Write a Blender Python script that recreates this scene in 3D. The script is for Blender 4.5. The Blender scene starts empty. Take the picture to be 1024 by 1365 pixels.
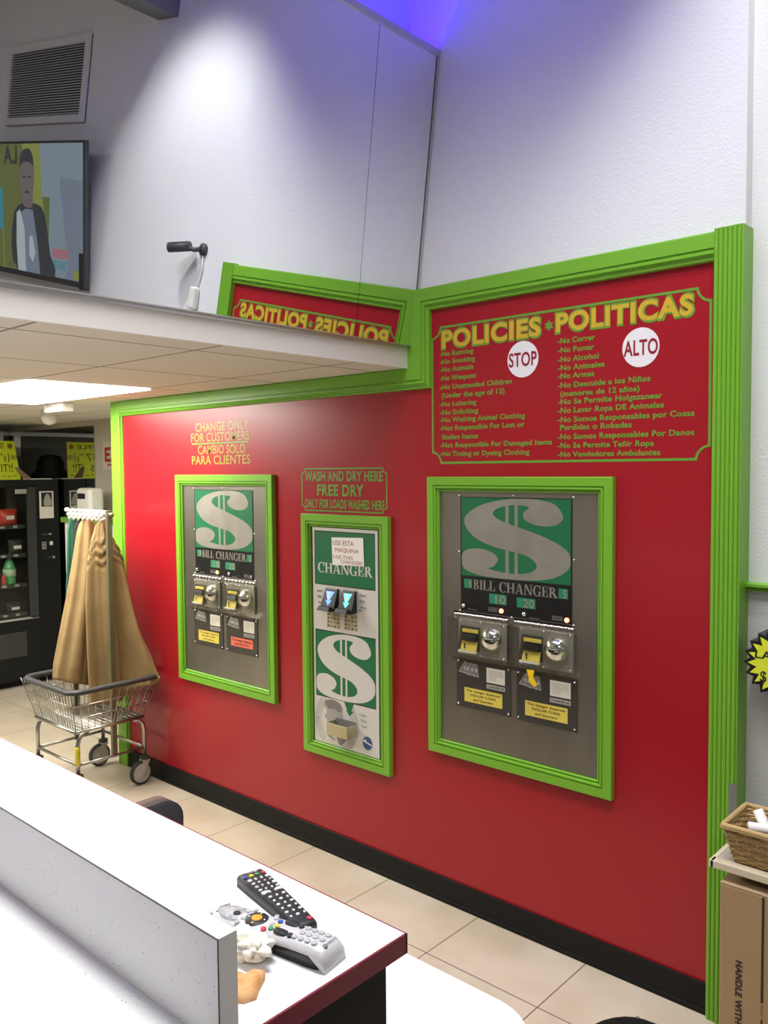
import bpy, bmesh, math, random
from mathutils import Vector, Matrix
random.seed(7)
PI = math.pi
sc = bpy.context.scene
col = sc.collection
D = 2.566            # distance of the red wall from the camera, metres (x along the wall, y into it, z up)

# ------------------------------------------------------------------ camera
YAW, PITCH, ROLL, FPX = 0.736665, -0.051121, -0.0085863, 1116.3
fwd0 = Vector((-math.sin(YAW), math.cos(YAW), 0)); r0 = Vector((math.cos(YAW), math.sin(YAW), 0)); u0 = Vector((0, 0, 1))
fwd = math.cos(PITCH)*fwd0 + math.sin(PITCH)*u0
upv = -math.sin(PITCH)*fwd0 + math.cos(PITCH)*u0
rgt = math.cos(ROLL)*r0 + math.sin(ROLL)*upv
up2 = -math.sin(ROLL)*r0 + math.cos(ROLL)*upv
cam = bpy.data.cameras.new('camera'); camo = bpy.data.objects.new('camera', cam); col.objects.link(camo)
camo.matrix_world = Matrix(((rgt.x, up2.x, -fwd.x, 0), (rgt.y, up2.y, -fwd.y, 0), (rgt.z, up2.z, -fwd.z, 1.72), (0, 0, 0, 1)))
cam.sensor_fit = 'VERTICAL'; cam.sensor_height = 36; cam.lens = FPX/1365*36
cam.clip_start = 0.02
sc.camera = camo

# ------------------------------------------------------------------ exposure, world, lights
sc.view_settings.view_transform = 'Standard'; sc.view_settings.look = 'None'
sc.view_settings.gamma = 1; sc.view_settings.exposure = 0.0
try: sc.view_settings.use_curve_mapping = False
except Exception: pass
w = bpy.data.worlds.new('world'); sc.world = w; w.use_nodes = True
w.node_tree.nodes['Background'].inputs[0].default_value = (0.9, 0.95, 1, 1)
w.node_tree.nodes['Background'].inputs[1].default_value = 0.05

def area(name, loc, sx, sy, power, color=(1, 1, 1), rot=(0, 0, 0), spread=None):
    l = bpy.data.lights.new(name, 'AREA'); l.shape = 'RECTANGLE'; l.size = sx; l.size_y = sy
    l.energy = power; l.color = color
    if spread: l.spread = spread
    o = bpy.data.objects.new(name, l); o.location = loc; o.rotation_euler = rot; col.objects.link(o); return o
def spot(name, loc, target, power, angle, blend, color=(1, 1, 1), radius=.05):
    l = bpy.data.lights.new(name, 'SPOT'); l.energy = power; l.spot_size = angle; l.spot_blend = blend
    l.color = color; l.shadow_soft_size = radius
    o = bpy.data.objects.new(name, l); o.location = loc
    o.rotation_euler = (Vector(target)-Vector(loc)).to_track_quat('-Z', 'Y').to_euler(); col.objects.link(o); return o
area('hall_light', (-1.1, 1.0, 4.1), 1.6, .7, 46, (1, 0.985, .95), spread=math.radians(110))
area('hall_light', (1.6, -1.2, 4.1), 1.2, 1.2, 38, (1, 0.985, .95))
spot('wall_downlight', (-0.50, 1.78, 4.05), (-0.45, 2.46, 2.3), 110, math.radians(84), .8, (0.97, 0.98, 1), .06)
area('troffer_light', (-4.18, 1.96, 2.098), 1.16, .56, 38, (1, .96, .86))
area('rear_fill_light', (-5.3, 0.8, 2.098), 1.16, .56, 50, (1, .96, .86))  # added lamp out of view, brightens the vending machine and poster
area('blue_led_light', (-2.125, 1.2, 3.165), .03, 2.6, 40, (.03, .004, 1), (PI, 0, 0))

# ------------------------------------------------------------------ materials
MAT = {}
def mat(name, c, rough=.5, metal=0., emit=None, es=1., coat=0., spec=None, trans=0.):
    m = bpy.data.materials.new(name); m.use_nodes = True
    b = m.node_tree.nodes['Principled BSDF']
    b.inputs['Base Color'].default_value = (*c, 1); b.inputs['Roughness'].default_value = rough
    b.inputs['Metallic'].default_value = metal
    if coat: b.inputs['Coat Weight'].default_value = coat; b.inputs['Coat Roughness'].default_value = .1
    if spec is not None: b.inputs['Specular IOR Level'].default_value = spec
    if trans: b.inputs['Transmission Weight'].default_value = trans
    if emit: b.inputs['Emission Color'].default_value = (*emit, 1); b.inputs['Emission Strength'].default_value = es
    MAT[name] = m; return m
def nd(m, t, **kw):
    n = m.node_tree.nodes.new(t)
    for k, v in kw.items(): setattr(n, k, v)
    return n
def lk(m, a, b): m.node_tree.links.new(a, b)
def coords(m, scale=(1, 1, 1)):
    tc = nd(m, 'ShaderNodeTexCoord'); mp = nd(m, 'ShaderNodeMapping'); mp.inputs['Scale'].default_value = scale
    lk(m, tc.outputs['Object'], mp.inputs[0]); return mp.outputs[0]
def bump(m, scale, strength, dist=.002, sc3=(1, 1, 1), detail=4):
    b = m.node_tree.nodes['Principled BSDF']; n = nd(m, 'ShaderNodeTexNoise'); n.inputs['Scale'].default_value = scale
    n.inputs['Detail'].default_value = detail
    lk(m, coords(m, sc3), n.inputs['Vector']); bp = nd(m, 'ShaderNodeBump'); bp.inputs['Strength'].default_value = strength
    bp.inputs['Distance'].default_value = dist; lk(m, n.outputs['Fac'], bp.inputs['Height']); lk(m, bp.outputs[0], b.inputs['Normal'])
def mottle(m, c1, c2, scale, sc3=(1, 1, 1), lo=.35, hi=.65, detail=6):
    b = m.node_tree.nodes['Principled BSDF']; n = nd(m, 'ShaderNodeTexNoise'); n.inputs['Scale'].default_value = scale
    n.inputs['Detail'].default_value = detail
    lk(m, coords(m, sc3), n.inputs['Vector']); r = nd(m, 'ShaderNodeValToRGB')
    r.color_ramp.elements[0].position = lo; r.color_ramp.elements[1].position = hi
    r.color_ramp.elements[0].color = (*c1, 1); r.color_ramp.elements[1].color = (*c2, 1)
    lk(m, n.outputs['Fac'], r.inputs[0]); lk(m, r.outputs[0], b.inputs['Base Color']); return r

m = mat('white_wall', (.78, .78, .79), .55); bump(m, 130, .35, .004)
m = mat('smooth_wall', (.76, .76, .77), .6); bump(m, 40, .05)
m = mat('grey_wall', (.5, .5, .5), .7); bump(m, 60, .1)
m = mat('beige_wall', (.5, .46, .38), .7); bump(m, 60, .1)
m = mat('lower_wall', (.62, .62, .62), .6); bump(m, 130, .35, .004)
m = mat('red_paint', (.36, .009, .017), .30, spec=.45); bump(m, 220, .12, .001)
m = mat('green_paint', (.18, .44, .03), .35); bump(m, 120, .06, .001)
mat('dark_base', (.009, .009, .009), .55, spec=.2)
m = mat('canopy_white', (.80, .78, .73), .6); bump(m, 90, .05)
mat('trim_metal', (.62, .62, .62), .35, .8)
mat('beam_grey', (.16, .16, .17), .7)
m = mat('floor_tile', (.6, .52, .4), .32)
r = mottle(m, (.50, .42, .31), (.66, .59, .48), 2.2, lo=.35, hi=.7, detail=9)
def grid_mask(m, px, ox, py, oy, half, axes=(0, 1)):
    """1 on joints of a grid in object coordinates"""
    tc = nd(m, 'ShaderNodeTexCoord'); sp = nd(m, 'ShaderNodeSeparateXYZ'); lk(m, tc.outputs['Object'], sp.inputs[0])
    outs = []
    for a, p_, o_ in ((axes[0], px, ox), (axes[1], py, oy)):
        s = nd(m, 'ShaderNodeMath', operation='SUBTRACT'); lk(m, sp.outputs[a], s.inputs[0]); s.inputs[1].default_value = o_ - p_/2
        w_ = nd(m, 'ShaderNodeMath', operation='WRAP'); lk(m, s.outputs[0], w_.inputs[0]); w_.inputs[1].default_value = -p_/2; w_.inputs[2].default_value = p_/2
        s2 = nd(m, 'ShaderNodeMath', operation='ABSOLUTE'); lk(m, w_.outputs[0], s2.inputs[0])
        # distance from half period -> distance to joint
        d_ = nd(m, 'ShaderNodeMath', operation='SUBTRACT'); d_.inputs[0].default_value = p_/2; lk(m, s2.outputs[0], d_.inputs[1])
        c_ = nd(m, 'ShaderNodeMath', operation='LESS_THAN'); lk(m, d_.outputs[0], c_.inputs[0]); c_.inputs[1].default_value = half
        outs.append(c_)
    mx = nd(m, 'ShaderNodeMath', operation='MAXIMUM'); lk(m, outs[0].outputs[0], mx.inputs[0]); lk(m, outs[1].outputs[0], mx.inputs[1])
    return mx.outputs[0]
def grid_over(m, src, colr, *a, **k):
    mk = grid_mask(m, *a, **k); mix = nd(m, 'ShaderNodeMix', data_type='RGBA')
    lk(m, mk, mix.inputs[0]); mix.inputs[7].default_value = (*colr, 1)
    if src: lk(m, src, mix.inputs[6])
    else: mix.inputs[6].default_value = m.node_tree.nodes['Principled BSDF'].inputs['Base Color'].default_value
    lk(m, mix.outputs[2], m.node_tree.nodes['Principled BSDF'].inputs['Base Color'])
grid_over(m, r.outputs[0], (.16, .12, .09), .457, -1.387, .457, 2.237, .0022)
m = mat('ceiling_tile', (.74, .70, .62), .8); grid_over(m, None, (.25, .23, .19), .61, -3.57, .61, 1.66, .006); bump(m, 150, .08)
m = mat('laminate', (.84, .84, .84), .4)
v = nd(m, 'ShaderNodeTexVoronoi'); v.inputs['Scale'].default_value = 300; lk(m, coords(m), v.inputs['Vector'])
cr = nd(m, 'ShaderNodeValToRGB'); cr.color_ramp.interpolation = 'CONSTANT'
cr.color_ramp.elements[0].color = (.84, .84, .84, 1); cr.color_ramp.elements[1].position = .93; cr.color_ramp.elements[1].color = (.50, .50, .53, 1)
e3 = cr.color_ramp.elements.new(.975); e3.color = (.28, .28, .31, 1)
sepc = nd(m, 'ShaderNodeSeparateColor'); lk(m, v.outputs['Color'], sepc.inputs[0])
lt = nd(m, 'ShaderNodeMath', operation='LESS_THAN'); lk(m, v.outputs['Distance'], lt.inputs[0]); lt.inputs[1].default_value = .28
mu = nd(m, 'ShaderNodeMath', operation='MULTIPLY'); lk(m, sepc.outputs[0], mu.inputs[0]); lk(m, lt.outputs[0], mu.inputs[1])
lk(m, mu.outputs[0], cr.inputs[0]); lk(m, cr.outputs[0], m.node_tree.nodes['Principled BSDF'].inputs['Base Color'])
mat('red_edge', (.20, .012, .03), .4)
mat('seam_dark', (.10, .09, .08), .6)
m = mat('steel', (.30, .28, .25), .36, .85); mottle(m, (.25, .235, .20), (.35, .33, .285), 3, (1, 1, .25)); bump(m, 60, .05, .001, (12, 1, .4))
m = mat('sign_steel', (.32, .30, .255), .5, .5); mottle(m, (.285, .27, .23), (.345, .325, .28), 8)
mat('chrome', (.85, .85, .85), .08, 1)
m = mat('wire', (.44, .43, .40), .32, .95)
mat('sign_green', (.008, .145, .052), .4)
mat('pale_green', (.02, .23, .11), .4)
mat('black', (.008, .008, .008), .35)
mat('soft_black', (.02, .02, .02), .6)
mat('dark_plate', (.075, .07, .06), .3, .3)
mat('panel_silver', (.66, .64, .61), .4, .15)
mat('sticker_white', (.75, .72, .64), .5)
mat('sticker_grey', (.42, .41, .38), .5)
mat('sticker_yellow', (.72, .58, .09), .5)
mat('sticker_red', (.80, .16, .10), .5)
mat('tape_yellow', (.90, .60, .01), .4)
mat('ink', (.015, .015, .015), .5)
mat('ink_red', (.40, .03, .03), .5)
mat('faint', (.22, .21, .19), .5)
mat('vinyl_green', (.14, .34, .04), .35)
mat('vinyl_gold', (.62, .42, .03), .35)
mat('vinyl_olive', (.40, .33, .05), .3)
mat('vinyl_white', (.85, .83, .83), .4)
mat('vinyl_red', (.30, .012, .03), .4)
mat('led_red', (.9, .1, .05), .3, emit=(1, .22, .1), es=6)
mat('led_amber', (.9, .5, .1), .3, emit=(1, .5, .12), es=6)
mat('lamp_dead', (.4, .38, .34), .3)
mat('blue_glow', (.1, .2, .6), .3, emit=(.1, .3, 1), es=1.6)
mat('teal_glow', (.1, .6, .6), .3, emit=(.1, .75, .85), es=1.2)
mat('logo_blue', (.02, .09, .22), .4)
mat('brass_tone', (.55, .50, .33), .3, .7)
mat('guide_tan', (.47, .40, .24), .5)
mat('coin_light', (.55, .54, .52), .45, .2)
mat('coin_mid', (.38, .37, .36), .45, .2)
mat('coin_dark', (.22, .21, .21), .45, .2)
m = mat('mirror', (.90, .91, .91), .0, 1)
mat('mirror_dim', (.55, .57, .52), .02, 1)
mat('light_panel', (1, 1, 1), .5, emit=(1, .97, .88), es=9)
mat('neon_blue', (.1, .1, .9), .4, emit=(.08, .03, 1), es=1.5)
m = mat('tan_cloth', (.30, .20, .085), .85); mottle(m, (.26, .172, .07), (.33, .222, .097), 6); bump(m, 500, .15, .001)
m = mat('green_cloth', (.015, .11, .065), .7); bump(m, 300, .1, .001)
m = mat('brown_cloth', (.03, .022, .02), .8)
mat('white_plastic', (.80, .79, .74), .35)
mat('white_paper', (.86, .85, .82), .7)
mat('grey_bumper', (.05, .05, .053), .55)
mat('rubber', (.05, .05, .05), .7)
mat('wheel_grey', (.55, .54, .52), .5)
mat('olive_pole', (.17, .16, .09), .4, .4)
mat('yellow_tag', (.72, .62, .03), .5)
mat('neon_yellow', (.80, .92, .03), .6)
mat('poster_ink', (.12, .12, .01), .6)
mat('poster_star', (.35, .10, .02), .6)
mat('vend_black', (.010, .011, .011), .5, spec=.2)
mat('vend_grey', (.04, .043, .04), .5, spec=.25)
mat('vend_inside', (.02, .02, .02), .7)
mat('snack_red', (.55, .05, .03), .35)
mat('snack_silver', (.4, .4, .4), .3, .5)
mat('bottle_green', (.10, .38, .16), .25)
mat('bottle_label', (.45, .60, .40), .5)
mat('grey_print', (.36, .36, .34), .5)
mat('cardboard', (.37, .245, .125), .8); bump(MAT['cardboard'], 90, .08, .002, (1, 1, .2))
mat('board_light', (.52, .36, .21), .8)
mat('carton_ink', (.02, .015, .01), .7)
m = mat('shelf_grey', (.50, .46, .38), .6); mottle(m, (.25, .23, .19), (.52, .48, .40), 12, lo=.3, hi=.45)
m = mat('shelf_edge', (.62, .54, .40), .6)
mat('wicker', (.50, .34, .15), .7)
mat('wicker_dark', (.34, .22, .09), .75)
mat('duct_tape', (.30, .30, .30), .4, .5)
mat('remote_silver', (.60, .60, .61), .35, .1)
mat('remote_panel', (.44, .45, .47), .4, .1)
mat('remote_black', (.018, .018, .02), .4)
mat('button_white', (.75, .75, .75), .45)
mat('button_grey', (.45, .45, .46), .4)
mat('button_orange', (.85, .35, .03), .4); mat('button_red', (.70, .04, .08), .4); mat('button_blue', (.03, .09, .5), .4)
mat('button_yellow', (.80, .68, .05), .4); mat('button_green', (.05, .30, .09), .4)
mat('tissue', (.82, .79, .70), .8)
m = mat('cracker', (.66, .34, .12), .8); mottle(m, (.58, .27, .08), (.74, .43, .19), 60)
mat('chair_black', (.03, .03, .035), .7); mat('chair_brown', (.14, .09, .075), .7)
mat('hair', (.006, .005, .005), .85, spec=.1); mat('skin', (.42, .24, .16), .55); mat('shirt', (.05, .07, .13), .8); mat('trousers', (.03, .03, .04), .8)
mat('screen_olive', (.02, .02, .01), .3, emit=(.10, .115, .035), es=.9)
mat('screen_lime', (.02, .02, .01), .3, emit=(.19, .22, .05), es=.9)
mat('screen_blue', (.02, .02, .02), .3, emit=(.17, .22, .26), es=.9)
mat('screen_blue_dark', (.02, .02, .02), .3, emit=(.14, .17, .22), es=.9)
mat('screen_teal', (.02, .02, .02), .3, emit=(.03, .19, .23), es=.9)
mat('screen_dark', (.01, .01, .01), .3, emit=(.03, .035, .04), es=.8)
mat('screen_pale', (.02, .02, .02), .3, emit=(.34, .38, .40), es=.9)
mat('screen_face', (.02, .02, .02), .3, emit=(.12, .10, .10), es=.9)
mat('screen_pink', (.02, .02, .02), .3, emit=(.30, .13, .16), es=.9)
mat('tv_bezel', (.06, .06, .065), .3, .3)
mat('dark_window', (.11, .105, .088), .35)
mat('dim_panel', (.16, .155, .13), .6)
mat('exit_plate', (.62, .57, .48), .4); mat('exit_red', (.40, .02, .02), .4)
mat('burst_yellow', (.70, .78, .03), .5)
mat('vent_white', (.72, .72, .73), .5); mat('vent_dark', (.10, .10, .11), .7)
# thin clear plastic and glass (colourless sheet: mostly transparent with a Fresnel sheen)
def clear(name, tint, base):
    m = bpy.data.materials.new(name); m.use_nodes = True; nt = m.node_tree; nt.nodes.clear()
    o = nt.nodes.new('ShaderNodeOutputMaterial'); mx = nt.nodes.new('ShaderNodeMixShader'); tr = nt.nodes.new('ShaderNodeBsdfTransparent')
    gl = nt.nodes.new('ShaderNodeBsdfGlossy'); gl.inputs['Roughness'].default_value = .08; fr = nt.nodes.new('ShaderNodeLayerWeight'); fr.inputs[0].default_value = .12
    ad = nt.nodes.new('ShaderNodeMath'); ad.operation = 'MULTIPLY_ADD'; ad.inputs[1].default_value = .35; ad.inputs[2].default_value = base; nt.links.new(fr.outputs['Facing'], ad.inputs[0])
    tr.inputs[0].default_value = (*tint, 1); nt.links.new(ad.outputs[0], mx.inputs[0]); nt.links.new(tr.outputs[0], mx.inputs[1]); nt.links.new(gl.outputs[0], mx.inputs[2])
    nt.links.new(mx.outputs[0], o.inputs[0]); MAT[name] = m
clear('clear_plastic', (.985, .985, .97), .03); clear('glass', (.93, .95, .93), .02)

# ------------------------------------------------------------------ mesh builder
_txt = {}
def text_geo(s, bold):
    k = (s, bold)
    if k not in _txt:
        c = bpy.data.curves.new('t', 'FONT'); c.body = s; c.size = 1; c.offset = bold; c.resolution_u = 4; c.space_character = 1+2.2*bold
        o = bpy.data.objects.new('t', c); col.objects.link(o)
        me = bpy.data.meshes.new_from_object(o.evaluated_get(bpy.context.evaluated_depsgraph_get()))
        vs = [(v.co.x, v.co.y) for v in me.vertices]; fs = [tuple(p.vertices) for p in me.polygons]
        bpy.data.objects.remove(o); bpy.data.curves.remove(c); bpy.data.meshes.remove(me)
        _txt[k] = (vs, fs)
    return _txt[k]
CAPH = max(y for x, y in text_geo('H', 0)[0])

class MB:
    def __init__(s, o=(0, 0, 0)): s.v = []; s.f = []; s.m = []; s.names = []; s.o = Vector(o); s.sm = []
    def mi(s, n):
        if n not in s.names: s.names.append(n)
        return s.names.index(n)
    def add(s, vs, fs, m, smooth=False):
        b = len(s.v); s.v += [tuple(Vector(p)-s.o) for p in vs]; k = s.mi(m)
        for f in fs: s.f.append(tuple(b+i for i in f)); s.m.append(k); s.sm.append(smooth)
        return s
    def box(s, x0, x1, y0, y1, z0, z1, m):
        vs = [(x, y, z) for x in (x0, x1) for y in (y0, y1) for z in (z0, z1)]
        return s.add(vs, [(0, 1, 3, 2), (4, 6, 7, 5), (0, 4, 5, 1), (2, 3, 7, 6), (0, 2, 6, 4), (1, 5, 7, 3)], m)
    def hexa(s, b4, t4, m):
        return s.add(list(b4)+list(t4), [(3, 2, 1, 0), (4, 5, 6, 7), (0, 1, 5, 4), (1, 2, 6, 5), (2, 3, 7, 6), (3, 0, 4, 7)], m)
    def prism(s, pts, a, b, m, ax='y'):
        """polygon extruded from a to b along ax; pts are (x,z) for y, (x,y) for z, (y,z) for x"""
        P = {'y': lambda p, t: (p[0], t, p[1]), 'z': lambda p, t: (p[0], p[1], t), 'x': lambda p, t: (t, p[0], p[1])}[ax]
        n = len(pts); vs = [P(p, a) for p in pts]+[P(p, b) for p in pts]
        fs = [tuple(range(n)), tuple(range(2*n-1, n-1, -1))]+[(i, (i+1) % n, n+(i+1) % n, n+i) for i in range(n)]
        return s.add(vs, fs, m)
    def flat(s, pts, y, m):           # a face in a plane facing -y
        return s.add([(p[0], y, p[1]) for p in pts], [tuple(range(len(pts)))], m)
    def tube(s, pts, r, m, n=8, cap=True, closed=False):
        pts = [Vector(p) for p in pts]; N = len(pts); vs = []; fs = []; prev = None
        for i, p in enumerate(pts):
            if closed: t = (pts[(i+1) % N]-pts[i-1])
            else: t = pts[min(i+1, N-1)]-pts[max(i-1, 0)]
            t.normalize()
            a = prev if prev is not None else (Vector((0, 0, 1)) if abs(t.z) < .9 else Vector((1, 0, 0)))
            a = (a-t*a.dot(t)); a.normalize(); prev = a; b = t.cross(a)
            rr = r[i] if isinstance(r, (list, tuple)) else r
            for k in range(n):
                q = 2*PI*k/n; vs.append(p+rr*(math.cos(q)*a+math.sin(q)*b))
        for i in range(N if closed else N-1):
            for k in range(n): fs.append((i*n+k, i*n+(k+1) % n, ((i+1) % N)*n+(k+1) % n, ((i+1) % N)*n+k))
        if cap and not closed: fs += [tuple(range(n-1, -1, -1)), tuple((N-1)*n+k for k in range(n))]
        return s.add(vs, fs, m, True)
    def lathe(s, prof, c, m, ax='z', n=24):
        """prof: (radius, height) list"""
        A = {'z': lambda x, y, h: (x, y, h), 'y': lambda x, y, h: (x, h, y), 'x': lambda x, y, h: (h, x, y)}[ax]
        vs = []; fs = []; c = Vector(c)
        for r, h in prof:
            for k in range(n): q = 2*PI*k/n; vs.append(c+Vector(A(r*math.cos(q), r*math.sin(q), h)))
        for i in range(len(prof)-1):
            for k in range(n): fs.append((i*n+k, i*n+(k+1) % n, (i+1)*n+(k+1) % n, (i+1)*n+k))
        fs += [tuple(range(n-1, -1, -1)), tuple((len(prof)-1)*n+k for k in range(n))]
        return s.add(vs, fs, m, True)
    def disc(s, cx, cz, rx, rz, y0, y1, m, n=28):
        return s.prism([(cx+rx*math.cos(2*PI*k/n), cz+rz*math.sin(2*PI*k/n)) for k in range(n)], y0, y1, m)
    def ring(s, cx, cz, r0, r1, a0, a1, y, m, n=24):
        for k in range(n):
            a = a0+(a1-a0)*k/n; b = a0+(a1-a0)*(k+1)/n
            s.flat([(cx+r*math.cos(q), cz+r*math.sin(q)) for r, q in ((r0, a), (r1, a), (r1, b), (r0, b))], y, m)
        return s
    def text(s, t, x0, z0, width, cap, m, y=0., bold=0., T=None):
        vs, fs = text_geo(t, bold); xs = [p[0] for p in vs]; a, b = min(xs), max(xs)
        kx = width/(b-a); kz = cap/CAPH
        P = [(x0+(p[0]-a)*kx, y, z0+p[1]*kz) for p in vs]
        if T: P = [T(p) for p in P]
        return s.add(P, fs, m)
    def loft(s, rings, m, cap=True, smooth=True):
        n = len(rings[0]); vs = [p for r in rings for p in r]; fs = []
        for i in range(len(rings)-1):
            for k in range(n): fs.append((i*n+k, i*n+(k+1) % n, (i+1)*n+(k+1) % n, (i+1)*n+k))
        if cap: fs += [tuple(range(n-1, -1, -1)), tuple((len(rings)-1)*n+k for k in range(n))]
        return s.add(vs, fs, m, smooth)
    def build(s, name, parent=None, bevel=0, seg=2, sub=0, fix=True):
        me = bpy.data.meshes.new(name); me.from_pydata(s.v, [], s.f)
        for n in s.names: me.materials.append(MAT[n])
        me.polygons.foreach_set('material_index', s.m); me.polygons.foreach_set('use_smooth', s.sm)
        if fix:
            bm = bmesh.new(); bm.from_mesh(me); bmesh.ops.recalc_face_normals(bm, faces=bm.faces); bm.to_mesh(me); bm.free()
        o = bpy.data.objects.new(name, me); col.objects.link(o)
        if parent is not None: o.parent = parent
        else: o.location = s.o
        if bevel:
            md = o.modifiers.new('bevel', 'BEVEL'); md.width = bevel; md.segments = seg; md.limit_method = 'ANGLE'; md.angle_limit = math.radians(40)
        if sub: md = o.modifiers.new('sub', 'SUBSURF'); md.levels = sub; md.render_levels = sub
        return o
def thing(name, label, cat, loc, group=None, rz=0):
    o = bpy.data.objects.new(name, None); col.objects.link(o); o.location = loc; o.rotation_euler = (0, 0, rz)
    o.empty_display_size = .05
    return tag(o, label, cat, group)
def tag(o, label, cat, group=None):
    o['label'] = label; o['category'] = cat
    if group: o['group'] = group
    return o
def struct(o): o['kind'] = 'structure'; return o
def dup_part(o, parent, loc):
    c = o.copy(); col.objects.link(c); c.parent = parent; c.location = loc; return c

# a mitred moulding along a path in an x-z plane; profile = (inset from the outer edge, height proud of y)
def moulding(mb, path, prof, y, m, closed=True):
    n = len(path); P = [Vector((p[0], p[1])) for p in path]; rows = []
    for i in range(n):
        d1 = (P[i]-P[i-1]).normalized() if (closed or i > 0) else None
        d2 = (P[(i+1) % n]-P[i]).normalized() if (closed or i < n-1) else None
        n1 = Vector((-d1.y, d1.x)) if d1 else None; n2 = Vector((-d2.y, d2.x)) if d2 else None
        if n1 is None: off = n2
        elif n2 is None: off = n1
        else: off = (n1+n2)/(1+n1.dot(n2))
        rows.append([(P[i].x+off.x*u, y-h, P[i].y+off.y*u) for u, h in prof])
    k = len(prof); vs = [q for r_ in rows for q in r_]; fs = []
    for i in range(n if closed else n-1):
        j = (i+1) % n
        for a in range(k-1): fs.append((i*k+a, i*k+a+1, j*k+a+1, j*k+a))
    if not closed: fs += [tuple(range(k)), tuple((n-1)*k+a for a in range(k-1, -1, -1))]
    return mb.add(vs, fs, m)
CASING = [(0, 0), (0, .020), (.004, .022), (.047, .022), (.049, .017), (.053, .017), (.056, .022), (.064, .022), (.067, .014), (.075, .012), (.078, .016), (.083, .014), (.085, 0)]

# ------------------------------------------------------------------ room shell
struct(MB().box(-8.2, 4.2, -4.2, 3.6, -.1, 0, 'floor_tile').build('floor'))
struct(MB().box(-2.30, 4.2, -4.2, 2.8, 4.2, 4.3, 'smooth_wall').build('ceiling'))
# the wall with the changers: lower part, upper white part, red skin
wb = MB(); wb.box(-4.43, -.885, D, D+.22, 0, 2.16, 'white_wall'); wb.box(-2.30, -.885, D, D+.22, 2.16, 4.2, 'white_wall'); struct(wb.build('wall_back'))
rp = MB(); rp.prism([(-4.40, 0), (-.93, 0), (-.93, 2.37), (-2.10, 2.37), (-2.10, 2.07), (-4.40, 2.07)], D, D-.004, 'red_paint'); struct(rp.build('wall_red'))
wr = MB(); wr.box(-.885, 4.2, D+.05, D+.22, 1.35, 4.2, 'white_wall'); wr.box(-.885, 4.2, D+.05, D+.22, 0, 1.35, 'lower_wall'); struct(wr.build('wall_right_of_column'))
struct(MB().box(4.0, 4.2, -4.2, D+.05, 0, 4.2, 'grey_wall').build('wall_right'))
struct(MB().box(-8.2, 4.2, -4.2, -4.0, 0, 4.2, 'grey_wall').build('wall_front'))
struct(MB().box(-2.30, -2.175, -4.0, D, 2.2, 4.2, 'smooth_wall').build('wall_upper'))
cn = MB(); cn.box(-8.2, -2.19, -4.0, 3.45, 2.12, 2.20, 'ceiling_tile'); struct(cn.build('ceiling_canopy'))
fa = MB(); fa.box(-2.19, -2.172, -4.0, D-.024, 2.118, 2.192, 'canopy_white'); fa.box(-2.19, -2.166, -4.0, D-.024, 2.192, 2.206, 'trim_metal'); struct(fa.build('trim_fascia'))
struct(MB().box(-8.2, -4.46, 3.33, 3.45, 0, 2.12, 'beige_wall').build('wall_left_back'))
wl = MB(); wl.box(-8.2, -8.0, -4.0, 3.33, 0, 2.12, 'grey_wall'); struct(wl.build('wall_left'))
struct(MB().box(-4.43, -4.31, D+.22, 3.33, 0, 2.12, 'beige_wall').build('wall_return'))
bb = MB(); bb.box(-4.345, -.966, D-.014, D-.004, 0, .10, 'dark_base'); bb.box(-4.345, -.966, D-.018, D-.004, 0, .018, 'dark_base'); struct(bb.build('baseboard_back', bevel=.003))
struct(MB().box(-.12, .07, -4.0, D+.05, 3.62, 4.2, 'beam_grey').build('trim_beam'))
# green trim
t = MB(); moulding(t, [(-4.363, 2.118), (-2.151, 2.118), (-2.151, 2.419), (-.966, 2.419)][::-1], CASING, D-.004, 'green_paint', closed=False); t.box(-2.182, -2.140, D-.025, D, 2.1185, 2.41, 'green_paint'); struct(t.build('trim_casing'))
t = MB(); t.box(-4.440, -4.345, D-.022, D, 0, 2.118, 'green_paint'); t.box(-4.346, -4.334, D-.013, D, 0, 2.04, 'green_paint'); struct(t.build('trim_post', bevel=.004))
fl = [(-.966, D), (-.966, D-.028)]
xw = .0125
x = -.966
for k in range(6):
    a = -.966+k*.0134; fl += [(a+.0012, D-.0295), (a+.004, D-.0315), (a+.0092, D-.0315), (a+.0120, D-.0295), (a+.0127, D-.0262)]
fl += [(-.8845, D-.031), (-.880, D-.029), (-.880, D+.05), (-.90, D+.05)]
t = MB(); t.prism(fl, 0, 2.425, 'green_paint', ax='z'); struct(t.build('trim_column'))
t = MB(); t.prism([(D+.05, 1.343), (D+.033, 1.345), (D+.036, 1.352), (D+.022, 1.358), (D+.022, 1.366), (D+.05, 1.370)], -.880, 4.0, 'green_paint', ax='x'); struct(t.build('trim_rail'))

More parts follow.
